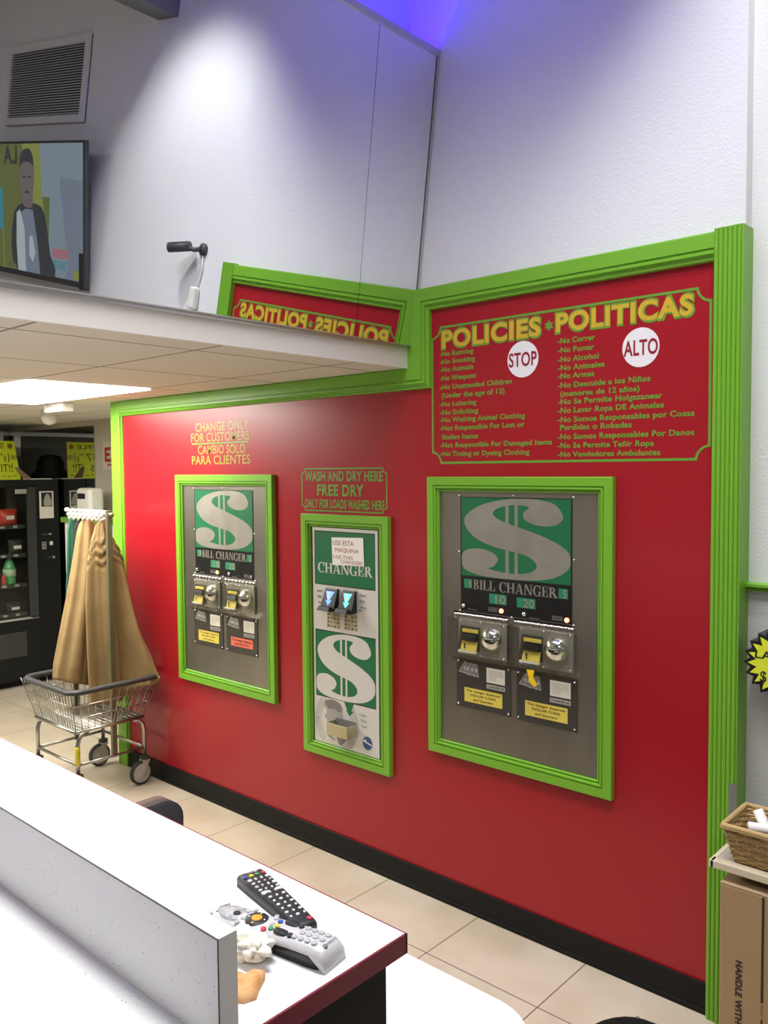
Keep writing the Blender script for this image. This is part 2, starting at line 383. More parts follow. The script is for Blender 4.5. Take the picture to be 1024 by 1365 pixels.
# ------------------------------------------------------------------ tilted mirror above the canopy
tlt = Vector((.1, 0, .799)).normalized(); base = Vector((-2.158, 0, 2.207))
H_ = (3.28-2.207)/tlt.z; nrm = Vector((tlt.z, 0, -tlt.x))
mir = thing('tilted_mirror', 'huge mirror of tall panels leaning out above the white canopy', 'mirror', (base.x, D-1.8, base.z))
def mpt(y, s_, off=0): return base+tlt*s_+nrm*off+Vector((0, y, 0))
ys = [D-.016, 2.233, .30, -1.49]
for i in range(3):
    a, b = ys[i]-.001, ys[i+1]+.001
    q = MB(mir.location); q.hexa([mpt(b, 0, -.006), mpt(a, 0, -.006), mpt(a, 0), mpt(b, 0)], [mpt(b, H_, -.006), mpt(a, H_, -.006), mpt(a, H_), mpt(b, H_)], 'mirror')
    q.build('mirror_panel', mir)
q = MB(mir.location); q.hexa([mpt(-1.49, .001, -.011), mpt(D-.014, .001, -.011), mpt(D-.014, .001, -.0065), mpt(-1.49, .001, -.0065)], [mpt(-1.49, H_-.003, -.011), mpt(D-.014, H_-.003, -.011), mpt(D-.014, H_-.003, -.0065), mpt(-1.49, H_-.003, -.0065)], 'soft_black'); q.build('light_stop', mir)  # unseen board added to block blue light leaking through the panel gaps
q = MB(mir.location)
q.hexa([mpt(-1.5, H_-.002, -.012), mpt(D-.002, H_-.002, -.012), mpt(D-.002, H_-.002, .006), mpt(-1.5, H_-.002, .006)], [mpt(-1.5, H_+.022, -.012), mpt(D-.002, H_+.022, -.012), mpt(D-.002, H_+.022, .006), mpt(-1.5, H_+.022, .006)], 'trim_metal')
q.hexa([mpt(D-.013, 0, -.012), mpt(D-.002, 0, -.012), mpt(D-.002, 0, .004), mpt(D-.013, 0, .004)], [mpt(D-.013, H_, -.012), mpt(D-.002, H_, -.012), mpt(D-.002, H_, .004), mpt(D-.013, H_, .004)], 'trim_metal')
q.hexa([mpt(-1.5, -.004, -.012), mpt(D-.002, -.004, -.012), mpt(D-.002, -.004, .004), mpt(-1.5, -.004, .004)], [mpt(-1.5, 0, -.012), mpt(D-.002, 0, -.012), mpt(D-.002, 0, .004), mpt(-1.5, 0, .004)], 'trim_metal')
q.build('frame', mir)
tag(MB((-2.150, .3, 3.14)).tube([(-2.150, -1.4, 3.14), (-2.150, 2.5, 3.14)], .008, 'neon_blue').build('led_strip'), 'blue LED strip glowing behind the top of the leaning mirror', 'light')

# ------------------------------------------------------------------ notices lettered on the red wall
YV = D-.0048
nt_ = thing('policy_notice', 'green and gold house rules lettered in English and Spanish on the red wall', 'sign', (-1.52, D-.004, 1.74))
def notched(x0, x1, z0, z1, r, w_, y, m, mb, concave=True):
    def path(d):
        out = []
        for cx, cz, a0 in ((x0, z0, 90), (x1, z0, 180), (x1, z1, 270), (x0, z1, 0)):
            for k in range(7):
                if concave:
                    a = math.radians(a0-k*15); rr = r+d*.9
                    out.append((cx+rr*math.cos(a), cz+rr*math.sin(a)) if True else 0)
        return out
    def clampd(p, d): return (min(max(p[0], x0+d), x1-d), min(max(p[1], z0+d), z1-d))
    A = [clampd(p, 0) for p in path(0)]; B = [clampd(p, w_) for p in path(w_)]
    for i in range(len(A)):
        j = (i+1) % len(A); mb.flat([A[i], A[j], B[j], B[i]], y, m)
q = MB(nt_.location); notched(-2.066, -.978, 1.738, 2.266, .042, .0085, YV, 'vinyl_green', q); q.build('border', nt_)
q = MB(nt_.location)
for s_, x0, z0, w_, h_ in (('POLICIES', -2.016, 2.184, .441, .060), ('POLITICAS', -1.516, 2.188, .482, .058)):
    q.text(s_, x0-.004, z0-.003, w_+.008, h_+.005, 'vinyl_green', YV, .075); q.text(s_, x0+.002, z0, w_-.004, h_, 'vinyl_gold', YV-.0006, .035)
for k in range(3):
    a = math.radians(90+60*k); c, s_ = math.cos(a), math.sin(a); L, W_ = .0165, .004
    q.flat([(-1.543+L*c-W_*s_, 2.212+L*s_+W_*c), (-1.543-L*c-W_*s_, 2.212-L*s_+W_*c), (-1.543-L*c+W_*s_, 2.212-L*s_-W_*c), (-1.543+L*c+W_*s_, 2.212+L*s_-W_*c)], YV-.0002*k, 'vinyl_green')
q.build('title_lettering', nt_)
EN = ['-No Running', '-No Smoking', '-No Animals', '-No Weapons', '-No Unattended Children', '(Under the age of 12)', '-No Loitering', '-No Soliciting', '-No Washing Animal Clothing', '-Not Responsible For Lost or', 'Stolen Items', '-Not Responsible For Damaged Items', '-No Tinting or Dyeing Clothing']
EZ = [2.158, 2.128, 2.098, 2.065, 2.031, 1.9985, 1.966, 1.934, 1.9055, 1.874, 1.8395, 1.808, 1.775]
ER = [-1.866, -1.858, -1.866, -1.855, -1.696, -1.727, -1.853, -1.845, -1.64, -1.643, -1.846, -1.53, -1.622]
ES = ['-No Correr', '-No Fumar', '-No Alcohol', '-No Animales', '-No Armas', '-No Descuide a los Niños', '(menores de 12 años)', '-No Se Permite Holgazanear', '-No Lavar Ropa DE Animales', '-No Somos Responsables por Cosas', 'Perdidas o Robadas', '-No Somos Responsables Por Danos', '-No Se Permite Teñir Ropa', '-No Vendedores Ambulantes']
SZ = [2.152, 2.1205, 2.089, 2.060, 2.032, 2.0003, 1.971, 1.944, 1.914, 1.883, 1.856, 1.824, 1.794, 1.764]
SR = [-1.367, -1.37, -1.353, -1.332, -1.369, -1.172, -1.209, -1.132, -1.127, -1.029, -1.235, -1.029, -1.159, -1.138]
for nm, LT, LZ, LR, X0 in (('english_rules', EN, EZ, ER, -2.026), ('spanish_rules', ES, SZ, SR, -1.508)):
    q = MB(nt_.location)
    for s_, z_, r_ in zip(LT, LZ, LR):
        x0 = X0 if s_[0] == '-' else X0+.010
        q.text(s_, x0, z_-.0065, r_-x0, .0175, 'vinyl_green', YV, .028)
    q.build(nm, nt_)
for nm, s_, cx, cz, r_ in (('stop_badge', 'STOP', -1.6496, 2.1067, .0645), ('alto_badge', 'ALTO', -1.206, 2.103, .063)):
    q = MB(nt_.location); q.disc(cx, cz, r_, r_, D-.004, D-.0054, 'vinyl_white'); b = q.build(nm, nt_)
    q = MB(nt_.location); q.text(s_, cx-.058, cz-.024, .116, .047, 'vinyl_red', D-.0058, .022); q.build('lettering', b)
n2 = thing('free_dry_notice', 'small green WASH AND DRY HERE lettering in a border above the narrow changer', 'sign', (-2.564, D-.004, 1.535))
q = MB(n2.location); notched(-2.825, -2.3035, 1.535, 1.7275, .022, .006, YV, 'vinyl_green', q); q.build('border', n2)
q = MB(n2.location); q.text('WASH AND DRY HERE', -2.803, 1.671, .475, .040, 'vinyl_green', YV, .03); q.text('FREE DRY', -2.7236, 1.607, .286, .046, 'vinyl_green', YV, .03); q.text('ONLY FOR LOADS WASHED HERE', -2.804, 1.551, .485, .037, 'vinyl_green', YV, .03); q.build('lettering', n2)
n3 = thing('change_notice', 'faded gold lettering about change for customers above the left changer', 'sign', (-3.43, D-.004, 1.75))
q = MB(n3.location)
for s_, x0, x1, z0 in (('CHANGE ONLY', -3.632, -3.196, 1.920), ('FOR CUSTOMERS', -3.672, -3.195, 1.868), ('CAMBIO SOLO', -3.614, -3.227, 1.805), ('PARA CLIENTES', -3.668, -3.19, 1.7525)):
    q.text(s_, x0, z0, x1-x0, .043, 'vinyl_olive', YV, .012)
q.flat([(-3.665, 1.8545), (-3.203, 1.8545), (-3.203, 1.8615), (-3.665, 1.8615)], YV, 'vinyl_green'); q.build('lettering', n3)

# ------------------------------------------------------------------ shapes shared by the changers
DS = [(0.934, 0.80), (0.903, 0.884), (0.846, 0.95), (0.72, 0.989), (0.55, 0.998), (0.36, 0.97), (0.177, 0.9), (0.06, 0.794), (0.027, 0.698), (0.06, 0.589), (0.147, 0.483), (0.289, 0.403), (0.455, 0.355), (0.59, 0.32), (0.668, 0.27), (0.71, 0.195), (0.668, 0.12), (0.563, 0.081), (0.455, 0.076), (0.345, 0.09), (0.261, 0.117), (0.317, 0.151), (0.355, 0.237), (0.317, 0.306), (0.233, 0.349), (0.146, 0.356), (0.044, 0.326), (0.004, 0.257), (0.004, 0.134), (0.043, 0.073), (0.146, 0.025), (0.317, 0.002), (0.523, 0.002), (0.721, 0.023), (0.848, 0.064), (0.947, 0.137), (0.993, 0.219), (0.996, 0.338), (0.946, 0.427), (0.847, 0.504), (0.72, 0.573), (0.55, 0.648), (0.456, 0.687), (0.36, 0.735), (0.307, 0.805), (0.346, 0.87), (0.456, 0.914), (0.537, 0.917), (0.642, 0.9), (0.596, 0.836), (0.586, 0.792), (0.616, 0.731), (0.694, 0.689), (0.784, 0.675), (0.872, 0.694), (0.924, 0.749)]
def smooth_poly(P, n=3):
    out = []; N = len(P)
    for i in range(N):
        p0, p1, p2, p3 = (Vector(P[(i+k-1) % N]) for k in range(4))
        for j in range(n):
            t_ = j/n; out.append(tuple(.5*((2*p1)+(p2-p0)*t_+(2*p0-5*p1+4*p2-p3)*t_*t_+(3*p1-p0-3*p2+p3)*t_**3)))
    return out
DSS = smooth_poly(DS)
def dollar(mb, x0, x1, z0, z1, y, m):
    f = lambda p: (x0+p[0]*(x1-x0), z0+p[1]*(z1-z0))
    mb.flat([f((min(max(p[0], .002), .998), min(max(p[1], .002), .998))) for p in DSS], y, m)
    for a, b in ((.425, .456), (.51, .539)):
        for c, d in ((.655, .93), (.07, .36)): mb.flat([f((a, c)), (f((b, c))), f((b, d)), f((a, d))], y+.00005, m)
def serif(mb, s_, x0, z0, width, cap, y, m):
    T_ = .185; out = []
    def R(a, b, c, d): return [(a, c), (b, c), (b, d), (a, d)]
    def RG(cx, cz, rx, rz, tx, tz, a0, a1, n=14):
        o = []
        for k in range(n):
            a, b = math.radians(a0+(a1-a0)*k/n), math.radians(a0+(a1-a0)*(k+1)/n)
            o.append([(cx+rx*math.cos(a), cz+rz*math.sin(a)), (cx+rx*math.cos(b), cz+rz*math.sin(b)), (cx+(rx-tx)*math.cos(b), cz+(rz-tz)*math.sin(b)), (cx+(rx-tx)*math.cos(a), cz+(rz-tz)*math.sin(a))])
        return o
    def ST(a, t=T_): return [R(a, a+t, 0, 1), R(a-.07, a+t+.07, 0, .06), R(a-.07, a+t+.07, .94, 1)]
    G = {'I': (ST(.09), .37), 'L': (ST(.09)+[R(.2, .62, 0, .07), R(.56, .64, 0, .32)], .68),
         'B': (ST(.09)+RG(.28, .76, .30, .24, .17, .07, -90, 90)+RG(.28, .27, .36, .27, .18, .07, -90, 90), .70),
         'C': (RG(.42, .5, .42, .52, .19, .07, 48, 312)+[R(.66, .74, .62, 1.0)], .78),
         'G': (RG(.42, .5, .42, .52, .19, .07, 48, 300)+[R(.66, .74, .64, 1.0), R(.56, .74, .02, .42), R(.50, .82, .38, .45)], .86),
         'H': (ST(.09)+ST(.60)+[R(.2, .65, .47, .54)], .90),
         'E': (ST(.09)+[R(.2, .62, 0, .07), R(.2, .60, .93, 1), R(.2, .48, .47, .54), R(.55, .63, 0, .32), R(.54, .61, .7, 1), R(.43, .5, .38, .63)], .70),
         'R': (ST(.09)+RG(.28, .74, .34, .26, .18, .07, -90, 90)+[[(.32, .5), (.52, .5), (.80, .04), (.58, .04)], R(.56, .86, 0, .06)], .86),
         'A': ([[(.36, 1), (.54, 1), (.80, 0), (.58, 0)], [(.36, 1), (.44, 1), (.16, 0), (.08, 0)], R(.0, .26, 0, .06), R(.50, .88, 0, .06), R(.2, .62, .28, .35)], .90),
         'N': ([R(.09, .17, 0, 1), R(.70, .78, 0, 1), [(.07, 1), (.28, 1), (.78, 0), (.62, 0)], R(0, .26, 0, .06), R(.60, .88, .94, 1)], .92), ' ': ([], .42)}
    tot = sum(G[c][1] for c in s_); k = width/tot; x_ = 0
    for c in s_:
        for P in G[c][0]: mb.flat([(x0+(x_+p[0])*k, z0+p[1]*cap) for p in P], y, m)
        x_ += G[c][1]
def screws(parent, pts, y, r=.0042):
    first = None
    for px_, pz in pts:
        if first is None: first = MB().lathe([(r, 0), (r, -.0015), (r*.6, -.0035)], (0, 0, 0), 'chrome', 'y', 8).build('screw', parent); first.location = (px_, y, pz)
        else: dup_part(first, parent, (px_, y, pz))

def double_changer(X, Z, label, tags, leds, sticker):
    t = thing('bill_changer', label, 'bill changer', (X, D-.004, Z), 'double bill changers')
    q = MB(); moulding(q, [(-.394, 0), (.394, 0), (.394, 1.085), (-.394, 1.085)], CASING[:1]+[(u*.66, h) for u, h in CASING[1:]], 0, 'green_paint'); q.build('frame', t)
    q = MB(); q.box(-.345, .345, -.007, 0, .05, 1.035, 'steel'); q.build('face_panel', t)
    y = -.0075
    q = MB(); q.box(-.2385, .238, -.0085, -.007, .575, 1.010, 'black')
    q.flat([(-.2335, .711), (.2335, .711), (.2335, 1.007), (-.2335, 1.007)], -.0087, 'sign_green')
    dollar(q, -.2335, .2335, .711, 1.007, -.0090, 'sign_steel')
    serif(q, 'BILL CHANGER', -.180, .661, .362, .038, -.0088, 'sign_steel')
    for a, b, c, d, s_ in ((-.2225, -.186, .664, .698, '1'), (.186, .2225, .662, .697, '5'), (-.107, -.030, .615, .652, '10'), (.014, .0915, .613, .649, '20')):
        q.flat([(a, c), (b, c), (b, d), (a, d)], -.0088, 'pale_green')
        wq = (b-a)*(.22 if s_ == '1' else .42 if len(s_) == 1 else .60); q.text(s_, b-wq-.004, c+.003, wq, d-c-.007, 'sign_steel', -.0090, .02)
    for a, c in ((-.205, .588), (-.112, .592), (.066, .585), (.160, .590)):
        for k in range(1 if a in (-.205, .066) else 3): q.flat([(a, c+.006*(k-1)), (a+.042, c+.006*(k-1)), (a+.042, c+.0022+.006*(k-1)), (a, c+.0022+.006*(k-1))], -.0088, 'faint')
    q.build('sign_panel', t)
    for bx, bz in ((-.2231, .595), (.047, .592)): MB().lathe([(.008, -.0085), (.008, -.013), (.005, -.018)], (bx, 0, bz), 'chrome', 'y', 14).build('button', t)
    for (bx, bz), lm in zip(((-.0526, .592), (.2191, .589)), leds): MB().lathe([(.0085, -.0085), (.0085, -.012), (.005, -.016)], (bx, 0, bz), lm, 'y', 14).build('indicator_light', t)
    screws(t, [(-.244, 1.015), (0, 1.017), (.244, 1.015), (-.246, .80), (.246, .80), (-.243, .574), (-.008, .573), (.245, .573)], -.007)
    for side, x0 in ((0, -.277), (1, -.004)):
        w_ = .264; x1 = x0+w_; cz0, cz1 = .386, .557
        # unit plate behind the clear cover
        q = MB(); q.box(x0+.032, x1-.012, -.016, -.007, .408, .546, 'sign_steel'); pl = q.build('acceptor_plate', t, bevel=.002)
        sx0, sz0 = x0+.046, .430
        q = MB(); q.hexa([(sx0-.004, -.017, sz0), (sx0+.086, -.017, sz0), (sx0+.086, -.034, sz0), (sx0-.004, -.034, sz0)], [(sx0, -.017, sz0+.09), (sx0+.086, -.017, sz0+.09), (sx0+.086, -.020, sz0+.09), (sx0, -.020, sz0+.09)], 'dark_plate')
        q.hexa([(sx0+.012, -.034, sz0), (sx0+.084, -.034, sz0), (sx0+.084, -.039, sz0+.002), (sx0+.012, -.039, sz0+.002)], [(sx0+.014, -.027, sz0+.036), (sx0+.084, -.027, sz0+.036), (sx0+.084, -.030, sz0+.036), (sx0+.014, -.030, sz0+.036)], 'sticker_yellow')
        q.hexa([(sx0+.014, -.024, sz0+.040), (sx0+.084, -.024, sz0+.040), (sx0+.084, -.042, sz0+.040), (sx0+.014, -.042, sz0+.040)], [(sx0+.016, -.022, sz0+.064), (sx0+.084, -.022, sz0+.064), (sx0+.084, -.034, sz0+.064), (sx0+.016, -.034, sz0+.064)], 'black')
        q.box(sx0+.014, sx0+.084, -.029, -.020, sz0+.068, sz0+.080, 'sticker_yellow')
        q.box(sx0+.004, sx0+.086, -.045, -.033, sz0-.006, sz0, 'sticker_white')
        q.flat([(sx0+.030, sz0+.008), (sx0+.036, sz0+.008), (sx0+.036, sz0+.022), (sx0+.040, sz0+.022), (sx0+.033, sz0+.031), (sx0+.026, sz0+.022), (sx0+.030, sz0+.022)], -.0405, 'ink')
        q.build('bill_slot', t)
        cx = x0+.189; r_ = .0445
        MB().lathe([(r_, -.016), (r_, -.018)]+[(r_*math.cos(k*PI/16), -.018-r_*.85*math.sin(k*PI/16)) for k in range(1, 8)]+[(.0015, -.018-r_*.85)], (cx, 0, .4835), 'chrome', 'y', 32).build('dome_knob', t)
        screws(t, [(x0+.042, .538), (x0+.136, .540), (x1-.022, .538), (x0+.042, .416), (x0+.136, .414), (x1-.022, .416)], -.016, .0036)
        # clear hinged cover (thin box without a back) with its hinge
        th = .0025; yb, yf = -.012, -.060
        q = MB()
        def fr(x0_, x1_, z0_, z1_, y0_, y1_): q.box(x0_, x1_, y0_, y1_, z0_, z1_, 'clear_plastic')
        fr(x0+.010, x1-.006, cz0+.020, cz1-.004, yf, yf+th)
        q.hexa([(x0, yb, cz0), (x0+.004, yb, cz0), (x0+.013, yf, cz0+.022), (x0+.010, yf, cz0+.022)], [(x0, yb, cz1), (x0+.004, yb, cz1), (x0+.013, yf, cz1-.004), (x0+.010, yf, cz1-.004)], 'clear_plastic')
        q.hexa([(x1-.004, yb, cz0), (x1, yb, cz0), (x1-.006, yf, cz0+.022), (x1-.009, yf, cz0+.022)], [(x1-.004, yb, cz1), (x1, yb, cz1), (x1-.006, yf, cz1-.004), (x1-.009, yf, cz1-.004)], 'clear_plastic')
        q.hexa([(x0, yb, cz0), (x1, yb, cz0), (x1-.006, yf, cz0+.020), (x0+.010, yf, cz0+.020)], [(x0, yb, cz0+.004), (x1, yb, cz0+.004), (x1-.006, yf, cz0+.023), (x0+.010, yf, cz0+.023)], 'clear_plastic')
        q.hexa([(x0, yb, cz1-.004), (x1, yb, cz1-.004), (x1-.006, yf, cz1-.006), (x0+.010, yf, cz1-.006)], [(x0, yb, cz1), (x1, yb, cz1), (x1-.006, yf, cz1-.003), (x0+.010, yf, cz1-.003)], 'clear_plastic')
        q.box(x0-.003, x1+.003, -.012, -.007, cz0-.006, cz0+.004, 'clear_plastic')
        cv = q.build('clear_cover', t)
        q = MB(); q.box(x0+.006, x1-.010, -.010, -.007, cz1, cz1+.016, 'chrome')
        for k in range(9): q.tube([(x0+.008+k*.0275, -.012, cz1+.004), (x0+.032+k*.0275, -.012, cz1+.004)], .0035, 'chrome', 6)
        q.build('hinge', cv)
        # lower plate with its stickers
        lx0, lx1 = (-.260, -.012) if side == 0 else (.0125, .260); lz0, lz1 = (.203, .389) if side == 0 else (.201, .386)
        q = MB(); q.box(lx0, lx1, -.0095, -.007, lz0, lz1, 'dark_plate'); lp = q.build('lower_plate', t, bevel=.001)
        screws(lp, [(lx0+.009, lz1-.010), (lx1-.009, lz1-.010), (lx0+.009, lz0+.010), (lx1-.009, lz0+.010)], -.0095, .004)
        q = MB(); yy = -.0100
        for k, (dx, an) in enumerate(((0, 0), (.030, 12), (.052, 24), (.070, 36))):
            pts = [(0, 0), (.042, -.005), (.062, .032), (.030, .045)] if k == 0 else [(0, -.002), (.026, -.008), (.020, .040), (.004, .044)]
            o_ = (lx0+.010+dx, lz1-.052-.001*k); q.flat([(o_[0]+p[0], o_[1]+p[1]) for p in pts], yy-.0001*k, 'coin_mid')
            cx_ = sum(p[0] for p in pts)/4+o_[0]; cz_ = sum(p[1] for p in pts)/4+o_[1]
            q.flat([(cx_+(o_[0]+p[0]-cx_)*.8, cz_+(o_[1]+p[1]-cz_)*.8) for p in pts], yy-.0001*k-.00004, 'coin_dark')
            q.disc(cx_, cz_, .010 if k == 0 else .005, .008, yy-.0001*k-.00004, yy-.0001*k-.00008, 'coin_light', 12)
        q.build('banknote_decal', lp)
        q = MB(); a, b, c, d = (lx1-.107, lx1-.025, lz0+.113, lz0+.169); q.box(a, b, -.0103, -.0095, c, d, 'sticker_white')
        for k in range(7): q.flat([(a+.010, d-.009-k*.006), (b-.008-(.03 if k > 3 else 0), d-.009-k*.006), (b-.008-(.03 if k > 3 else 0), d-.011-k*.006), (a+.010, d-.011-k*.006)], -.0105, 'sticker_grey')
        q.build('instruction_sticker', lp)
        q = MB(); q.box(a, b, -.0103, -.0095, lz0+.090, lz0+.106, 'sticker_grey'); q.text('CHANGER '+tags[side], a+.004, lz0+.094, b-a-.008, .0085, 'ink', -.0105, .02); q.build('number_sticker', lp)
        st = sticker[side]; a, b = lx0+.038, lx1-.037; c, d = lz0+.024, lz0+.078
        if st == 'sticker_red': c += .010
        q = MB(); q.box(a, b, -.0103, -.0095, c, d, st)
        lines = ['This changer dispenses', 'DOLLAR COINS', 'and Quarters'] if st == 'sticker_yellow' else ['This changer dispenses', 'QUARTERS ONLY']
        nl = len(lines); hh = (d-c-.006)/nl
        for k, s_ in enumerate(lines):
            ww = (b-a)*(.90, .66, .52)[k]; q.text(s_, (a+b)/2-ww/2, d-.003-(k+1)*hh+.005, ww, hh*.55, 'ink', -.0105, .02)
        q.build('notice_sticker', lp)
    return t
s_ = (D-.012)/D
c3 = double_changer(-1.6919*s_, 1.72-(1.72-.5981)*s_, 'largest bill changer in a green frame, below the policies lettering, nearest the column', ('#4', '#5'), ('led_red', 'led_red'), ('sticker_yellow', 'sticker_yellow'))
c1 = double_changer(-3.42*s_, 1.72-(1.72-.609)*s_, 'bill changer in a green frame nearest the laundry cart, with a red sticker', ('#1', '#2'), ('led_amber', 'lamp_dead'), ('sticker_yellow', 'sticker_red'))
q = MB((c3.location.x+.113, D-.02, c3.location.z+.38)); ox, oz = c3.location.x, c3.location.z
yt = D-.072
q.prism([(ox+.093, oz+.408), (ox+.124, oz+.409), (ox+.122, oz+.395), (ox+.118, oz+.386), (ox+.136, oz+.360), (ox+.125, oz+.351), (ox+.106, oz+.364), (ox+.100, oz+.385)], yt, yt+.0012, 'tape_yellow'); tag(q.build('tape_piece'), 'torn bit of yellow tape on the clear cover of the largest changer', 'tape')

# narrow changer in the middle
X2, Z2 = -2.5615*s_, 1.72-(1.72-.435)*s_
t = thing('bill_changer', 'narrow silver and green changer with two dollar panels in the middle of the wall', 'bill changer', (X2, D-.004, Z2))
q = MB(); moulding(q, [(-.264, 0), (.264, 0), (.264, 1.083), (-.264, 1.083)], CASING[:1]+[(u*.66, h) for u, h in CASING[1:]], 0, 'green_paint'); q.build('frame', t)
q = MB(); q.box(-.209, .205, -.007, 0, .05, 1.032, 'black'); q.box(-.200, .196, -.009, -.007, .058, 1.024, 'panel_silver')
Y0 = -.0093
for a, b, c, d in ((-.187, .182, .770, 1.010), (-.188, .180, .266, .568)):
    q.flat([(a, c), (b, c), (b, d), (a, d)], Y0, 'black'); q.flat([(a+.003, c+.004), (b-.003, c+.004), (b-.003, d-.004), (a+.003, d-.004)], Y0-.0002, 'sign_green')
dollar(q, -.185, .177, .268, .564, Y0-.0004, 'panel_silver')
serif(q, 'BILL', -.075, .905, .150, .046, Y0-.0004, 'panel_silver'); serif(q, 'CHANGER', -.166, .824, .334, .046, Y0-.0004, 'panel_silver')
for k, s_ in enumerate(('Insert', 'Bills', 'Here')):
    q.text(s_, -.174+.004*k, .735-.026*k, .036 if k != 1 else .026, .013, 'ink', Y0-.0002); q.text(s_, .094, .738-.026*k, .036 if k != 1 else .028, .013, 'ink', Y0-.0002)
for sg, ax_, az in ((1, -.150, .677), (-1, .108, .678)):
    q.flat([(ax_, az-.0012), (ax_+.018*sg, az-.0012), (ax_+.018*sg, az+.0012), (ax_, az+.0012)], Y0-.0002, 'ink'); q.flat([(ax_+.026*sg, az), (ax_+.016*sg, az-.004), (ax_+.016*sg, az+.004)], Y0-.0002, 'ink')
# coin picture
cxx, czz, RR = -.060, .165, .134
def clipped_ring(r0, r1, m, y_, n=72):
    for k in range(n):
        a, b = 2*PI*k/n, 2*PI*(k+1)/n; P = [(cxx+r*math.cos(u), czz+r*math.sin(u)) for r, u in ((r0, a), (r1, a), (r1, b), (r0, b))]
        if all(-.198 < p[0] < .19 and .060 < p[1] < .264 for p in P): q.flat(P, y_, m)
clipped_ring(RR-.003, RR, 'coin_mid', Y0-.0002); clipped_ring(RR-.040, RR-.003, 'coin_light', Y0-.0001)
q.flat(smooth_poly([(-.130, .250), (-.085, .262), (-.040, .255), (-.022, .235), (-.020, .20), (-.025, .16), (-.012, .12), (.000, .10), (-.030, .066), (-.050, .075), (-.062, .105), (-.105, .110), (-.118, .122), (-.112, .140), (-.122, .152), (-.118, .168), (-.134, .176), (-.118, .205), (-.138, .228)]), Y0-.0003, 'coin_mid')
q.flat(smooth_poly([(-.132, .248), (-.088, .262), (-.042, .254), (-.024, .228), (-.040, .212), (-.075, .222), (-.105, .216), (-.118, .226)]), Y0-.0004, 'coin_dark')
q.flat(smooth_poly([(-.060, .108), (-.040, .115), (-.012, .108), (-.002, .098), (-.030, .068), (-.048, .074)]), Y0-.0004, 'coin_dark')
def arc_text(s_, r, a0, a1, h, m):
    for k, ch in enumerate(s_):
        if ch == ' ': continue
        a = math.radians(a0+(a1-a0)*k/(len(s_)-1)); rot = a-PI/2
        if a0 < a1: rot = a+PI/2
        def T(p): 
            x_, z_ = p[0]*math.cos(rot)-p[2]*math.sin(rot), p[0]*math.sin(rot)+p[2]*math.cos(rot); return (cxx+r*math.cos(a)+x_, Y0-.0004, czz+r*math.sin(a)+z_)
        q.text(ch, -h*.32, -h/2, h*.64, h, m, 0, 0, T)
arc_text('UNITED STA', RR-.016, 196, 128, .018, 'coin_mid'); arc_text('LIBERTY', .082, 232, 262, .012, 'coin_dark'); arc_text('DOLLAR', RR-.020, 292, 330, .018, 'coin_mid')
q.flat([(-.012, .268), (.050, .268), (.034, .232), (.048, .232), (.022, .208), (.000, .232), (.008, .232)], Y0-.0004, 'sign_green')
for k, s_ in enumerate(('Collect', 'Coins', 'Here')): q.text(s_, .082+.006*k, .222-.024*k, .042-.006*k, .012, 'coin_dark', Y0-.0002)
q.build('face_panel', t)
for a in (-.120, -.012):
    q = MB(); q.hexa([(a-.004, -.009, .664), (a+.086, -.009, .664), (a+.086, -.045, .664), (a-.004, -.045, .664)], [(a+.010, -.009, .760), (a+.086, -.009, .760), (a+.086, -.018, .760), (a+.010, -.018, .760)], 'black')
    q.hexa([(a-.012, -.012, .660), (a+.070, -.012, .660), (a+.070, -.062, .664), (a-.004, -.062, .664)], [(a-.008, -.012, .684), (a+.070, -.012, .684), (a+.070, -.054, .682), (a-.002, -.054, .682)], 'soft_black')
    ac = q.build('bill_acceptor', t, bevel=.002)
    q = MB()
    def fp(u, v_): # on the sloping front of the acceptor
        z_ = .684+v_*.066; k_ = (z_-.664)/.096; return (a+.012+u*.066, -.0462+k_*.027, z_)
    g = 'blue_glow' if a < -.05 else 'teal_glow'
    q.add([fp(*p) for p in ((.1, .95), (.9, .95), (.55, .30), (.42, .30))], [(0, 1, 2, 3)], g); q.add([fp(*p) for p in ((.2, .38), (.78, .38), (.5, .02))], [(0, 1, 2)], g)
    q.add([(p[0], p[1]-.0006, p[2]) for p in (fp(*p) for p in ((.30, .92), (.5, .92), (.5, .40), (.30, .55)))], [(0, 1, 2, 3)], 'vinyl_white'); q.build('arrow_light', ac)
    kz = .584 if a < -.05 else .585; ka = a+.009
    q = MB(); q.box(ka, ka+.080, -.0102, -.009, kz, kz+.070, 'guide_tan')
    random.seed(3)
    for r_ in range(4):
        for c_ in range(4):
            q.flat([(ka+.004+c_*.0195, kz+.004+r_*.0168), (ka+.004+c_*.0195+random.uniform(.009, .014), kz+.004+r_*.0168), (ka+.014+c_*.0195, kz+.013+r_*.0168), (ka+.005+c_*.0195, kz+.010+r_*.0168)], -.0104, random.choice(['ink', 'ink', 'sticker_white', 'coin_dark']))
    q.build('banknote_guide_sticker', t)
q = MB(); a, b, zc0, zc1, yo = -.066, .062, .124, .178, -.065   # open metal coin cup
for bx in ((a, b, yo, yo+.003, zc0, zc1), (a, a+.003, yo, -.009, zc0, zc1), (b-.003, b, yo, -.009, zc0, zc1), (a, b, yo, -.009, zc0, zc0+.003)): q.box(*bx, 'brass_tone')
q.box(a+.003, b-.003, -.013, -.009, zc0, zc1+.012, 'coin_dark'); q.build('coin_cup', t, bevel=.0015)
q = MB(); q.disc(.128, .1118, .0275, .0285, -.0105, -.009, 'logo_blue'); q.flat([(.103, .116), (.154, .104), (.154, .109), (.103, .122)], -.0107, 'vinyl_white'); q.disc(.116, .121, .006, .005, -.0105, -.0107, 'vinyl_white', 10); q.build('maker_badge', t)
